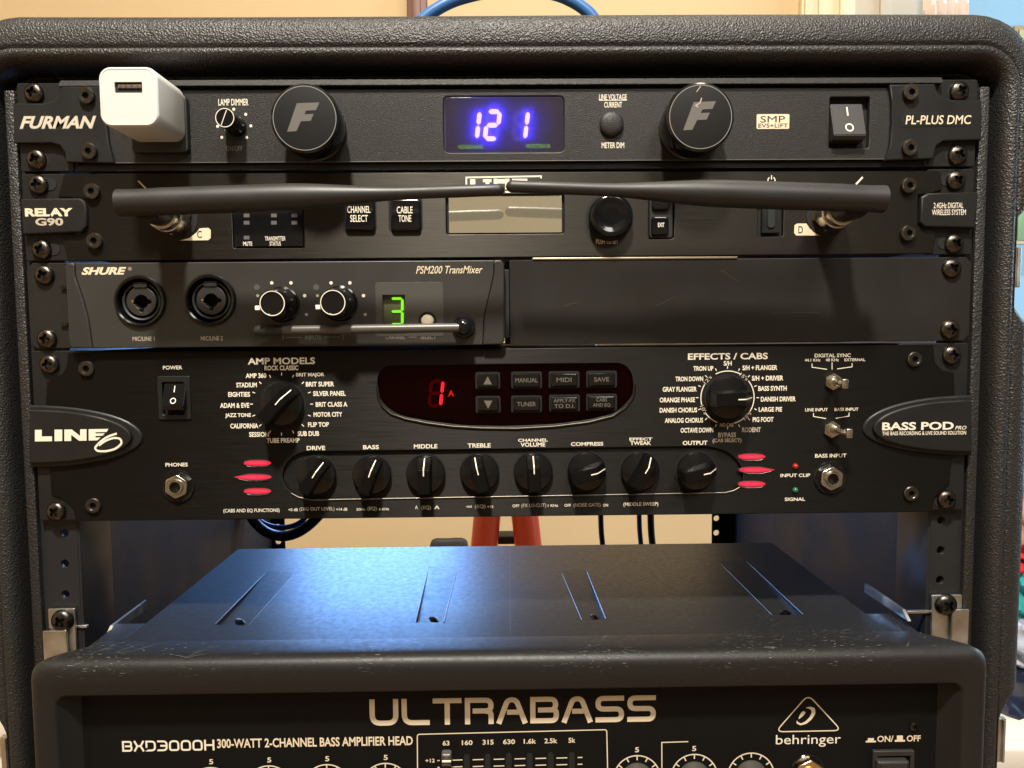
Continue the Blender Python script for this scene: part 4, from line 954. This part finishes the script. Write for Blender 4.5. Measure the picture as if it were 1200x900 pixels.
# selector knobs
def pointer_knob(parent, px, py, Y, rpx, ang, grip=1.0, plain=False):
    """ang: degrees clockwise from up. px,py = centre of the skirt on the panel."""
    x, z = P(px, py, Y-1); s = SC(px, py, Y-1); r = rpx*s
    sk = MB().lathe(x, z, [(r*1.06, Y), (r*1.06, Y-.2)], 48).build('knob', M_void, parent)
    MB().lathe(x, z, [(r, Y), (r, Y-2.2), (r*.96, Y-2.8), (r*.88, Y-3.1), (r*.3, Y-4.6), (.2, Y-4.7)], 48).build('knob_skirt', M_gloss, sk, 28)
    H = 13.5*grip; w = r*.36; 
    ca, sa = math.cos(math.radians(ang)), math.sin(math.radians(ang))
    def tr(u, v, y): return (x+u*ca+v*sa, y, z-u*sa+v*ca)     # v along pointer, u across
    y1 = Y-H
    L_ = r*.93
    v = [tr(-w, -L_, Y-2), tr(w, -L_, Y-2), tr(w, L_, Y-2), tr(-w, L_, Y-2),
         tr(-w*.82, -L_*.92, y1+.5), tr(w*.82, -L_*.92, y1+.5), tr(w*.82, L_*.45, y1), tr(-w*.82, L_*.45, y1), tr(w*.92, L_*.95, Y-H*.52), tr(-w*.92, L_*.95, Y-H*.52)]
    f = [(0, 1, 2, 3), (4, 7, 6, 5), (0, 4, 5, 1), (1, 5, 6, 8, 2), (0, 3, 9, 7, 4), (6, 7, 9, 8), (8, 9, 3, 2)]
    bm = bmesh.new(); vs = [bm.verts.new(q) for q in v]
    for q in f: bm.faces.new([vs[i] for i in q])
    bmesh.ops.recalc_face_normals(bm, faces=bm.faces[:]); bmesh.ops.bevel(bm, geom=bm.edges[:], offset=.45, segments=2, affect='EDGES')
    me = bpy.data.meshes.new('grip'); bm.to_mesh(me); bm.free(); finish('knob_grip', me, mat('knob_satin', (.003, .003, .003), .32, spec=.22, bump=(600, .08, .1)), sk, 35)
    q = .28
    v = [tr(-q, L_*.02, y1+.18), tr(q, L_*.02, y1+.18), tr(q, L_*.47, y1-.12), tr(-q, L_*.47, y1-.12), tr(-q*.9, L_*.98, Y-H*.52-.12), tr(q*.9, L_*.98, Y-H*.52-.12)]
    mb = MB(); mb.add(v, [(0, 1, 2, 3), (3, 2, 5, 4)]); mb.build('pointer_line', M_lineink, sk, 0)
    return sk
pointer_knob(u4, 330.5, 473, Y4, 25.5, 42, 1.15); pointer_knob(u4, 853, 465.5, Y4, 25.5, 88, 1.15)
KN = [('DRIVE', 371.5, 556.5, 33, (359.5, 522.5, 381, 527.5)), ('BASS', 436, 556, 20, (425.5, 521.5, 444, 526.5)), ('MIDDLE', 499, 555, 1, (485, 520.5, 512.5, 525.5)), ('TREBLE', 562, 553.5, -14, (548, 519.5, 575, 524.5)),
      ('VOLUME', 625, 552.5, -2, (610, 518.5, 639, 523.5)), ('COMPRESS', 687.5, 552, 76, (669, 518, 707, 522.5)), ('TWEAK', 750, 551.5, 30, (738.5, 517, 763, 521.5)), ('OUTPUT', 815.5, 551.5, 77, (800, 516.5, 829, 521.5))]
for nm, x, y, a, bx in KN:
    pointer_knob(u4, x, y, .6, 22.5, a); T(u4, nm, *bx, Y4, M_white, .05)
T(u4, 'CHANNEL', 607, 514, 642, 517.6, Y4, M_white, .05) ; T(u4, 'EFFECT', 737.5, 512.8, 764.5, 516.2, Y4, M_white, .05)
LOW = [('+0 dB', 338, 595.5, 349, 599), ('(DIG OUT LEVEL)', 351, 594.3, 392, 599.5), ('+14 dB', 394, 595, 407, 598.5), ('20Hz', 417.5, 595.3, 428, 598.3), ('(EQ)', 430.5, 593.7, 441.5, 599), ('6 KHz', 444, 595, 456, 598), ('∧', 486.5, 592.5, 489.5, 596.5), ('(EQ)', 493.5, 592.5, 505, 598), ('∧', 509, 592.5, 515, 596.5),
       ('-∞', 546, 592.5, 553, 595), ('(EQ)', 556.5, 591.2, 569, 596.5), ('+15', 571, 592.3, 578, 595.3), ('OFF', 600.5, 591, 608.5, 594.5), ('(FX LO-CUT)', 611, 590, 640, 595.5), ('1 KHz', 642, 590.8, 654, 594), ('OFF', 661.5, 590.5, 669, 593.8), ('(NOISE GATE)', 672, 589.5, 704, 595), ('ON', 706.5, 590.3, 712.5, 593.6), ('(MIDDLE SWEEP)', 730.5, 588.5, 771.5, 594), ('(CABS AND EQ FUNCTIONS)', 262, 596, 327.5, 601.5)]
for s, *b in LOW: T(u4, s.replace('∧', '^').replace('∞', 'oo'), *b, Y4, M_silverprint if '(' in s and 'CABS' not in s and 'MIDDLE' not in s else M_white, .02)
AM = [('ROCK CLASSIC', 310, 428.3, 349.5, 434), ('AMP 360', 288, 437.3, 312, 443), ('BRIT MAJOR', 347, 436.8, 380, 442.3), ('STADIUM', 277, 448.3, 301, 454), ('BRIT SUPER', 358.5, 447.3, 391.5, 453), ('EIGHTIES', 267.5, 459.3, 293, 465), ('SILVER PANEL', 367, 458.2, 405, 464), ('ADAM & EVE', 258, 472.2, 292, 478), ('BRIT CLASS A', 370, 471, 407, 476.7), ('JAZZ TONE', 264, 484.2, 294, 490), ('MOTOR CITY', 367.5, 482.8, 401, 488.5), ('CALIFORNIA', 270, 496.2, 302.5, 502), ('FLIP TOP', 361, 494.7, 385.5, 500.3), ('SESSION', 292, 506.2, 315, 512), ('SUB DUB', 349, 505.2, 374, 511), ('TUBE PREAMP', 312.5, 513.3, 351, 519)]
for s, *b in AM: T(u4, s, *b, Y4, M_white, .055)
T(u4, 'AMP MODELS', 290.5, 419, 369, 427, Y4, M_white, .05)
FX = [('S/H', 848, 423, 857.5, 428.5), ('TRON UP', 812.5, 429, 836, 434.5), ('S/H + FLANGER', 870, 428, 911, 433.7), ('TRON DOWN', 791.5, 441.2, 824, 446.8), ('S/H + DRIVER', 881, 440.2, 918, 446), ('GRAY FLANGER', 776.5, 453.2, 816.5, 459), ('BASS SYNTH', 888.5, 452.2, 922, 458), ('ORANGE PHASE', 773, 465.7, 814.5, 471.5), ('DANISH DRIVER', 891.5, 464.7, 932.5, 470.5), ('DANISH CHORUS', 773, 477.7, 817, 483.5), ('LARGE PIE', 889, 477, 916.5, 482.5), ('ANALOG CHORUS', 779, 489.7, 824, 495.5), ('PIG FOOT', 882, 488.7, 906.5, 494.5), ('OCTAVE DOWN', 797.5, 501.2, 836, 507), ('RODENT', 869.5, 500.7, 891.5, 506.5), ('BYPASS', 841.5, 506.7, 862.5, 512.5), ('(CAB SELECT)', 835, 513.7, 869, 519.5), ('NO CAB', 843.5, 495.8, 859.5, 500.3)]
for s, *b in FX: T(u4, s, *b, Y4, M_silverprint if s in ('NO CAB', 'BYPASS', '(CAB SELECT)', 'RODENT') else M_white, .055)
T(u4, 'EFFECTS / CABS', 806, 413.7, 900, 421.3, Y4, M_white, .05)
def ticks(cx, cy, r0, r1, n, off=0):
    L_ = []
    for i in range(n):
        a = 2*PI*i/n+off; L_.append([(cx+r0*math.sin(a), cy-r0*math.cos(a)), (cx+r1*math.sin(a), cy-r1*math.cos(a))])
    strokes_px(u4, L_, 1.0, Y4, M_white, 'scale_ticks')
ticks(330, 473.5, 33.5, 37, 16); ticks(852.5, 466, 34, 37, 16)
for a0, a1 in ((60, 117), (-40, 39), (150, 195), (215, 248), (285, 310)):
    x, z = P(852.5, 466, Y4); s = SC(852, 466, Y4); mb = MB(); ribbon(mb, arc(x, z, 31.3*s, a0, a1, 16), .5, Y4-.06); mb.build('scale_arc', M_white, u4, 0)
for s_, a in (('12\'s', 138), ('15\'s', 52), ('10\'s', 207), ('18\'s', -43)):
    px, py = 852.5+31.3*math.cos(math.radians(a)), 466-31.3*math.sin(math.radians(a)); T(u4, s_, px-5.5, py-2.2, px+5.5, py+2.2, Y4, M_silverprint, .02, rot=math.radians(a-90 if a > 0 and a < 180 else a+90))
# glowing slots
for cx, w, cy in ((301.5, 16.5, 542.5), (296, 22.5, 559), (301.5, 16.5, 575.5), (880.5, 16.5, 535), (886.5, 21.5, 550.5), (880.5, 16.5, 567)):
    long_ = w > 20; sgn = -1 if cx < 600 else 1
    o = []; n = 26
    for i in range(n+1):
        u = -1+2*i/n; t = 3.2*(1-abs(u)**3)**.6
        if long_ and u*sgn > .2: t *= 1-.75*(u*sgn-.2)/.8
        o.append((cx+u*w, cy-t))
    for i in range(n, -1, -1):
        u = -1+2*i/n; t = 3.2*(1-abs(u)**3)**.6
        if long_ and u*sgn > .2: t *= 1-.75*(u*sgn-.2)/.8
        o.append((cx+u*w, cy+t))
    big = [(cx+(p[0]-cx)*1.05, cy+(p[1]-cy)*1.35+.3) for p in o]
    v_ = plate('glow_slot', [ppoly(big, Y4)], Y4-.15, .3, M_black, u4, .1)
    MB().poly(ppoly(o[1:-1], Y4), Y4-.22, Y4-.14).build('slot_light', M_vent, v_, 0)
    MB().poly(ppoly([(cx+(p[0]-cx)*.72, cy+(p[1]-cy)*.42) for p in o[1:-1]], Y4), Y4-.27, Y4-.23).build('slot_core', emis('vent_core_light', (1.0, .02, .08), 1.3), v_, 0)
    lo_ = [big[n+1+i] for i in range(3, n-3)]; mb = MB(); mb.tube([(P(a, b, Y4)[0], Y4-.2, P(a, b, Y4)[1]) for a, b in lo_], .22, 6); mb.build('slot_edge', M_screw, v_, 50)
# toggles
T(u4, 'DIGITAL SYNC', 954.5, 414.3, 997, 418.7, Y4, M_white, .05)
T(u4, '44.1 KHz', 943, 420.3, 961.5, 423.6, Y4, M_white, .03); T(u4, '48 KHz', 967.5, 420, 983, 423.4, Y4, M_white, .03); T(u4, 'EXTERNAL', 989.5, 419.9, 1014, 423.2, Y4, M_white, .03)
strokes_px(u4, [[(951.5, 426), (951.5, 430.3), (969, 432.8)], [(975, 424.5), (975, 433)], [(998.5, 425.5), (998.5, 429.8), (981, 432.3)]], .9, Y4, M_white)
T(u4, 'LINE INPUT', 943.5, 478.3, 970, 482, Y4, M_white, .03); T(u4, 'BASS INPUT', 978, 477.8, 1006, 481.5, Y4, M_white, .03)
strokes_px(u4, [[(953.3, 484), (953.3, 488), (968, 490.5)], [(995, 483.5), (995, 487.5), (979.5, 490.2)]], .9, Y4, M_white)
for px, py, ex, ey in ((975.5, 447, 989, 449.5), (974, 503, 994, 507.5)):
    x, z = P(px, py, Y4); s = SC(px, py, Y4)
    t_ = MB(); t_.poly([(x+10*s*math.cos(PI/3*i+.5), z+10*s*math.sin(PI/3*i+.5)) for i in range(6)], Y4-1.6, Y4); tg = t_.build('toggle_switch', M_nickel, u4)
    MB().lathe(x, z, [(2.9, Y4-1.5), (2.9, Y4-3.2), (2.3, Y4-3.4), (1.5, Y4-3.0)], 24).build('toggle_bush', M_nickel, tg)
    e = P(ex, ey, -11); mb = MB(); mb.tube([(x+.2, Y4-2, z), (e[0]-1.5, -10.5, e[1]+.3), (e[0]+.6, -11.5, e[1])], [1.15, 1.5, 1.7], 12); mb.box(e[0]-1.6, e[0]+1.7, -13, -10.2, e[1]-2.5, e[1]+2.5, .7); mb.build('toggle_lever', M_nickel, tg, 40)
for px, py, mt in ((932, 546.5, M_ledr), (932, 574.5, M_ledg)):
    x, z = P(px, py, Y4); MB().lathe(x, z, [(1.6, Y4), (1.5, Y4-.7), (1.0, Y4-1.4), (.3, Y4-1.7)], 20).build('indicator_led', mt, u4, 60)
T(u4, 'INPUT CLIP', 914.5, 555, 949.5, 559, Y4, M_white, .04); T(u4, 'SIGNAL', 919.5, 583, 943.5, 587, Y4, M_white, .04)

# ================================================================== AMPLIFIER HEAD
amp = empty('bass_amplifier_head', (0, 60, -400), 'large black bass amplifier head with scuffed rounded bezel and stamped metal lid', 'amplifier')
ZL = -277.0
def q3(px, py): return Q(px, py, ZL)
yr = 138.0
lidx0 = -187.5; lidx1 = 189.5
seam = -26.0
gro = [((252, 732), (291, 733), (346, 671), (313, 670)), ((487, 729.5), (520, 729.5), (536.5, 664), (502.5, 664)), ((682, 727), (710, 725.5), (687, 668), (657.5, 669)), ((905, 721), (941, 720), (874, 657), (842, 658))]
gq = [[q3(*p) for p in g] for g in gro]
lid_out = [(lidx0-2, seam), (lidx1+2, seam), (lidx1, yr), (lidx0, yr)]
plate('lid', [lid_out]+gq, ZL, 1.2, M_lid, amp, .02, xy=True)
for g, gp in zip(gq, gro):
    a, b, c, d = g; dp = 3.0
    v = [(a[0], a[1], ZL-.2), (b[0], b[1], ZL-.2), (c[0], c[1], ZL-.01), (d[0], d[1], ZL-.01), (a[0], a[1], ZL-dp), (b[0], b[1], ZL-dp), (c[0], c[1], ZL-.02), (d[0], d[1], ZL-.02)]
    mb = MB(); mb.add(v, [(4, 5, 6, 7), (0, 4, 7, 3), (1, 2, 6, 5), (0, 1, 5, 4)]); gg = mb.build('lid_groove', M_lid, amp, 0)
    x, y = (a[0]*.42+b[0]*.58), a[1]+7
    for (p, q), rad_ in ((((a, d) if g[0] is gq[0][0] else (b, c)), .42), (((b, c) if g[0] is gq[0][0] else (a, d)), .22)):
        e_ = MB(); e_.tube([(p[0], p[1], ZL+.03), (p[0]*.15+q[0]*.85, p[1]*.15+q[1]*.85, ZL+.02), (q[0], q[1], ZL-.1)], [rad_, rad_*.6, .05], 8); e_.build('edge_highlight', mat('highlight_steel', (.10, .10, .10), .3, metal=.6), gg, 50)  # pale metal tubes added to draw the highlight along the groove edges
    o = bpy.data.objects.new('lid_screw', ME_TINY); C.objects.link(o); o.parent = gg; o.location = (np.array([x, y, ZL-dp+.8])-ORG[amp.name])*MM; o.rotation_euler = (-PI/2, random.random(), 0)
mb = MB(); a = q3(597, 640); b = q3(598, 742); mb.add([(a[0]-.25, a[1], ZL+.06), (a[0]+.25, a[1], ZL+.06), (b[0]+.25, b[1], ZL+.06), (b[0]-.25, b[1], ZL+.06)], [(0, 1, 2, 3)]); mb.build('lid_scratch', mat('lid_scratch_grey', (.045, .045, .05), .4), amp, 0)
MB().box(lidx0+1, lidx1-1, seam+1, yr-1, -398, ZL-6, 1).build('chassis', M_black, amp)
# side flanges beside the lid, lower
for x0_, x1_ in ((lidx0-19, lidx0-2.6), (lidx1+2.6, lidx1+19)): MB().box(x0_, x1_, seam-6, 6, -398, ZL-1.6, 1.2).build('side_flange', M_lid, amp)
# bezel: section swept across the width, rounded ends
YBZ = -47.0
bx0, _ = P(32, 830, YBZ); bx1, bz = P(1156, 830, YBZ)
zi = P(600, 810, YBZ)[1]        # top edge of the opening
ix0, _ = P(67, 860, YBZ); ix1, _ = P(1127, 860, YBZ)
sect = [(seam+.5, ZL-.3, 17), (seam+.5, ZL+.8, 15.5), (seam-1.5, ZL+1.2, 15.0), (seam-8, ZL+.2, 9), (seam-13, ZL-1.4, 4.5), (seam-17, ZL-3.6, 1.8), (seam-19.8, ZL-7, .3), (seam-21, ZL-11, 0), (YBZ-.2, zi+2.2, 0), (YBZ+.4, zi+.6, 0)]
v = []; f = []; xs = [bx0+(bx1-bx0)*i/60 for i in range(61)]
# front rim as closed frame: loft profile around a rounded rectangle
wt = (ZL+1.2)-zi; ws = ix0-bx0
prof = [(0, -36.2), (0, YBZ+1.6), (.03, YBZ+.5), (.08, YBZ), (.62, YBZ-.3), (.76, YBZ+.1), (.88, YBZ+1.4), (.95, YBZ+3.4), (.985, YBZ+6), (1.0, YBZ+9), (1.0, YBZ+14), (1.0, seam-1), (.985, seam+.3), (.93, seam+.6)]
v = []; k = len(prof); rings = []
for t, y in prof:
    tap = max(0.0, min(1.0, (y-(YBZ+4))/(seam-YBZ-4)))
    e = ws*t-15.5*tap; r_ = 5+3.5*t+4*tap
    rings.append([(p[0], y, p[1]) for p in rr(ix0-e, -392-12*t, ix1+e, zi+wt*t, r_, 8)])
n = len(rings[0]); v = sum(rings, []); f = [(q*n+i, q*n+(i+1) % n, (q+1)*n+(i+1) % n, (q+1)*n+i) for q in range(k-1) for i in range(n)]
mb = MB(); mb.add(v, f); bz_o = mb.build('bezel', M_bezel, amp, 40)
mb = MB(); rs = random.Random(5); zs_ = ZL+1.3; cnt = 0
def scr(px, py, L, a, w):
    global cnt
    p = Q(px, py, zs_); d = (math.cos(a)*L/2, math.sin(a)*L/2); n_ = (-math.sin(a)*w/2, math.cos(a)*w/2); zz = zs_+.002*(cnt % 9); cnt += 1
    mb.add([(p[0]-d[0], p[1]-d[1], zz), (p[0]+n_[0], p[1]+n_[1], zz), (p[0]+d[0], p[1]+d[1], zz), (p[0]-n_[0], p[1]-n_[1], zz)], [(0, 1, 2, 3)])
for i in range(46):
    left = rs.random() < .62; px = rs.gauss(215, 55) if left else rs.gauss(1035, 50); px = min(max(px, 120), 1095)
    py = (rs.uniform(752, 769) if left else rs.uniform(738, 757)); long_ = rs.random() < .3
    scr(px, py, rs.uniform(7, 22) if long_ else rs.uniform(.8, 3.5), rs.choice((.12, .5, .9, -.4, 1.3))+rs.uniform(-.15, .15), rs.uniform(.12, .28) if long_ else rs.uniform(.2, .7))
for i in range(14): scr(640+i*10+rs.uniform(-3, 3), 764+rs.uniform(-1.5, 1.5), rs.uniform(2, 5), rs.uniform(-.6, .6), .16)
mb.build('edge_scuffs', mat('scuff_grey', (.13, .125, .11), .6), amp, 0)
# inner panel
YP = -36.5
plate('control_panel', [rr(ix0-.5, -390, ix1+.5, zi+.4, 2)], YP, 2, M_ampp, amp, .1)
for a, b in ((67, 87), (1108, 1127)):
    xa, _ = P(a, 860, YP-2); xb, _ = P(b, 860, YP-2); plate('panel_side', [rr(xa, -390, xb, zi, .3)], YP-1.5, 1.4, mat('side_cheek', (.010, .011, .012), .5), amp, .2)
stroke_word(amp, 'ULTRABASS', 433.5, 816.5, 769, 848.5, YP, M_cream, .19, .12, .30)
stroke_word(amp, 'BXD3000H', 143.5, 867.3, 251, 880.3, YP, M_white, .17, .13, .32)
T(amp, '300-WATT 2-CHANNEL BASS AMPLIFIER HEAD', 255, 864, 483.5, 875.2, YP, M_cream, .045)
# fix baseline of the long line: keep it level with the model name
MB().poly
mt_tri = M_cream
tri = rpath([(947, 814), (986, 856), (909, 857.5)], 9, True, 5)
mb = MB(); ribbon(mb, [P(a, b, YP) for a, b in tri], .55, YP-.06, True); mb.build('emblem_frame', mt_tri, amp, 0)
# ear shaped emblem
def crescent(pts_o, pts_i): return [P(a, b, YP) for a, b in pts_o+pts_i[::-1]]
mb = MB()
mb.poly([P(a, b, YP) for a, b in rpath([(943.5, 829.5), (950, 828), (955, 830), (955.5, 836), (951, 843), (945, 848), (938, 850), (933, 847.5), (934, 844), (934.8, 846), (938.5, 848), (944, 845.5), (949, 840), (951.5, 834), (949, 830.5)], 1.6, True, 3)], YP-.1, YP)
mb.poly([P(a, b, YP) for a, b in rpath([(941, 833), (944.5, 834.5), (941, 839), (935.5, 843), (937.5, 837)], 1.5, True, 3)], YP-.1, YP)
mb.build('emblem', M_cream, amp, 0)
T(amp, 'behringer', 909, 860.5, 985.5, 875.5, YP, M_white, 0, name='printed_logo')
T(amp, 'ON/', 1028, 862, 1047, 869.5, YP, M_cream, .04); T(amp, 'OFF', 1062.5, 861.5, 1079, 869, YP, M_cream, .04)
for k_, pt in enumerate(([(1014.5, 870), (1014.5, 868.2), (1017, 868), (1017, 865), (1024, 865), (1024, 868), (1026.5, 868), (1026.5, 869.8)], [(1048.5, 869.2), (1048.5, 867.2), (1051, 867), (1051, 862), (1058, 862), (1058, 867), (1060.5, 867), (1060.5, 869)])):
    MB().poly(ppoly(pt, YP), YP-.08, YP).build('button_icon', M_cream, amp, 0)
x, z = P(1070.5, 850.5, YP); o = inst('panel_screw', ME_TINY, amp, x, YP, z, .4, .75)
# equalizer block
mb = MB(); 
ribbon(mb, rpath([P(a, b, YP) for a, b in ((490, 990), (489, 860.5), (711, 855), (714, 990))], 1.2), .5, YP-.06); mb.build('printed_frame', M_cream, amp, 0)
cols = [(522.7, '63', 8), (547.5, '160', 12.5), (572, '315', 13), (596.5, '630', 14), (621, '1.6k', 14.5), (645.5, '2.5k', 15), (670.2, '5k', 8)]
for i, (cx, s_, w) in enumerate(cols):
    yy = 870.8-.55*i; T(amp, s_, cx-w/2, yy-3, cx+w/2, yy+3, YP, M_cream, .045)
    ys = 882-.45*i; plate('slider_slot', [prr(cx-3.3, ys, cx+3.3, 990, 3, YP)], YP-.08, .2, M_void, amp, .02)
L_ = []
for r_ in range(9):
    for i in range(6):
        a, b = cols[i][0], cols[i+1][0]; y = 890.8-.5*i+7.9*r_
        L_.append([(a+6.5, y), (b-5.5, y-.4)])
    L_.append([(677, 887.6+7.9*r_), (682.5, 887.5+7.9*r_)]); L_.append([(512.5, 891.2+7.9*r_), (515.3, 891.2+7.9*r_)])
strokes_px(amp, L_, 1.25, YP, M_cream, 'slider_scale')
T(amp, '+12', 498.5, 889, 509.5, 893.5, YP, M_cream, .04)
plate('slider_cap', [prr(517.3, 882.5, 529, 899, 2, YP-6)], YP-7, 5, mat('slider_grey', (.07, .062, .055), .35), amp, 1.2)
MB().box(P(518, 891, YP-7.4)[0], P(528.4, 891, YP-7.4)[0], YP-7.5, YP-6.9, P(523, 893, YP-7)[1], P(523, 891, YP-7)[1], .1).build('slider_line', M_white, amp)
# rotary dials
def dial(px, top, n5, rad=27.0):
    cx, cy = px, top+rad; x, z = P(cx, cy, YP); s = SC(cx, cy, YP); mb = MB(); r = rad*s
    ribbon(mb, arc(x, z, r, -45, 225, 60), .6, YP-.06)
    for i in range(11):
        a = math.radians(225-27*i); ribbon(mb, [(x+r*.99*math.cos(a), z+r*.99*math.sin(a)), (x+r*.80*math.cos(a), z+r*.80*math.sin(a))], .6, YP-.064-.003*i)
    mb.build('dial_scale', M_cream, amp, 0)
    if n5: T(amp, '5', px-2.4, top-9, px+2.4, top-2.8, YP, M_cream, .04)
    x2, z2 = P(cx, cy, YP-8); kb_ = MB().lathe(x, z, [(r*.68, YP), (r*.66, YP-3), (r*.60, YP-4), (r*.56, YP-12), (r*.50, YP-13), (.3, YP-13)], 40).build('dial_knob', mat('dial_grey', (.055, .05, .042), .3, bump=(900, .1, .1)), amp, 35)
    mb = MB(); ribbon(mb, [(x, z+r*.1), (x, z+r*.48)], .5, YP-13.08); mb.build('pointer_line', M_lineink, kb_, 0)
for px, tp in ((247.5, 898.5), (315.5, 896.5), (383.5, 895), (452, 893.5)): dial(px, tp, True)
for px, tp, n5 in ((746.5, 884.5, True), (813.5, 883, True), (880, 881.5, False)): dial(px, tp, n5)
mb = MB(); ribbon(mb, [P(776, 990, YP), P(775.5, 870, YP), P(806.5, 869, YP)], .5, YP-.06); mb.build('printed_line', M_cream, amp, 0)
jack(amp, 947, 904, YP, 21, M_gold, 17)
# mains push switch
fr2 = plate('power_switch', [prr(1022.5, 878.5, 1071, 960, 1.5, YP-2), prr(1027.5, 885, 1066, 955, 1, YP-2)], YP-2.2, 2.2, M_greyd, amp, .4)
plate('switch_key', [prr(1027.5, 891, 1065, 952, 2, YP-5)], YP-5.5, 5, M_greyd, fr2, 1.2)

# ================================================================== SHELF BRACKETS
sh = empty('rack_shelf', (0, 60, -404), 'galvanised shelf brackets screwed to the rails beside the amplifier head', 'shelf')
for s, tab, low in ((-1, (57, 713, 92, 790), (49, 740, 80, 800)), (1, (1092, 697, 1124, 780), (1117, 715, 1134, 790))):
    x0_, z1_ = P(tab[0], tab[1], 2); x1_, z0_ = P(tab[2], tab[3], 2)
    plate('bracket_tab', [rr(x0_, z0_, x1_, z1_, .6)], 1.2, 1.6, M_zinc, sh, .25)
    x0_, z1_ = P(low[0], low[1], -2); x1_, z0_ = P(low[2], low[3], -2)
    plate('bracket_fold', [rr(x0_, z0_-8, x1_, z1_, .4)], -1.5, 1.4, M_zinc, sh, .25)
    # side plate with sloping top running back under the amp
    xx = s*206.0
    def yz(px, py):   # where the ray meets the plane x = xx
        d = FW + RR*(px-600)/FPX + UU*(450-py)/FPX; t_ = (xx-CAM[0])/d[0]; q = CAM+d*t_; return float(q[1]), float(q[2])
    if s < 0: pp = [yz(131, 733), yz(171, 703)]
    else: pp = [yz(1059, 714), yz(1015, 684)]
    (ya, za), (yb, zb_) = pp
    v = []
    for dx in (-.8, .8): v += [(xx+dx, ya-6, za-4), (xx+dx, ya, za), (xx+dx, yb, zb_), (xx+dx, yb+.5, zb_-5)]
    fcs = [(0, 1, 2, 3), (7, 6, 5, 4)]+[(i, 4+i, 4+(i+1) % 4, (i+1) % 4) for i in range(4)]
    mb = MB(); mb.add(v, fcs); mb.build('side_plate', M_zinc, sh, 20)
    x0_, z1_ = P(92 if s < 0 else 1066, 731 if s < 0 else 714, 4); x1_, z0_ = P(103 if s < 0 else 1096, 738 if s < 0 else 722, 4)
    MB().box(min(x0_, x1_)-2, max(x0_, x1_), 3, 5, z1_-2, z1_-.6, .2).build('bracket_flange', M_zinc, sh)
    px, py = (72, 728) if s < 0 else (1110, 709.5)
    x, z = P(px, py, -.5); inst('rack_screw', ME_PANK, sh, x, 1.1, z, random.random())
    q = (92, 712) if s < 0 else (1086, 697)
    x, z = P(*q, 8); MB().tube([(x-2.2, 8, z), (x+2.2, 8, z+.5*s*-1)], 1.3, 10).build('bolt_end', M_zinc, sh)

# ================================================================== CABLES, STAND BEHIND
M_bluec = mat('cable_blue', (.03, .12, .32), .35, bump=(200, .1, .3)); M_blackc = mat('cable_black', (.008, .009, .012), .32)
def cable(name, ctrl, r, material, label):
    n = len(ctrl); out = []
    c = [ctrl[0]]+list(ctrl)+[ctrl[-1]]
    for i in range(n-1):
        p0, p1, p2, p3 = [np.array(q, float) for q in c[i:i+4]]
        for j in range(10):
            t_ = j/10; out.append(.5*((2*p1)+(-p0+p2)*t_+(2*p0-5*p1+4*p2-p3)*t_*t_+(-p0+3*p1-3*p2+p3)*t_**3))
    out.append(np.array(ctrl[-1], float))
    return MB().tube(out, r, 14).build(name, material, None, 60, label=label, cat='cable')
def p3(px, py, Y): a = P(px, py, Y); return (a[0], Y, a[1])
cable('blue_cable', [p3(478, 42, 60), p3(490, 28, 60), p3(510, 12, 60), p3(540, -2, 60), p3(590, -12, 60), p3(640, -9, 60), p3(668, 0, 60), p3(690, 15, 60), p3(702, 32, 60)], 3.6, M_bluec, 'blue cable arching over the top of the case')
cable('coiled_cable', [p3(285, 560, 330), p3(292, 600, 330), p3(310, 622, 330), p3(335, 628, 330), p3(360, 617, 330), p3(385, 590, 330), p3(400, 560, 330)], 5.0, M_blackc, 'thick dark cable looping below the preamp in front of the left rear rail')
cable('thin_cable', [p3(283, 570, 345), p3(300, 606, 345), p3(325, 618, 345), p3(352, 612, 345), p3(372, 585, 345)], 2.6, mat('cable_navy', (.015, .04, .12), .3), 'thinner navy cable inside the loop of the thick dark cable')
for px, r, lb in ((704.5, 3.2, 'leftmost of the three hanging black cables right of the red stand'), (749.5, 2.9, 'middle hanging cable, dark blue, just left of the thickest one'), (763, 4.0, 'thickest hanging cable, rightmost of the three near the rear rail')):
    cable('hanging_cable', [p3(px-3, 520, 500), p3(px-1, 580, 500), p3(px, 620, 500), p3(px+3, 660, 500), p3(px+5, 760, 500)], r, M_blackc if px != 749.5 else mat('cable_deepblue', (.01, .035, .10), .3), lb)
st = empty('red_stand', (20, 900, -900), 'glossy orange red stand with two splayed legs behind the rack', 'stand'); M_redp = mat('orange_red_paint', (.60, .06, .022), .3)
for a, b, w in (((575, 560), (562, 700), 15), ((610, 560), (626, 700), 15)):
    p0 = p3(*a, 860); p1 = p3(*b, 860); d = np.array(p1)-np.array(p0); p2 = tuple(np.array(p0)+d*3.2); MB().tube([p0, p2], 22.5, 16).build('leg', M_redp, st)
MB().box(P(558, 632, 862)[0], P(630, 632, 862)[0], 890, 930, P(600, 634, 862)[1]-14, P(600, 634, 862)[1], 3).build('cross_brace', M_black, st)
blob('dark_case', 503, 632.5, 549, 668, 1100, mat('dark_grey_case', (.03, .03, .028), .6), 'low dark box on the floor left of the red stand', 'box', 9, depth=18, amp=.02)
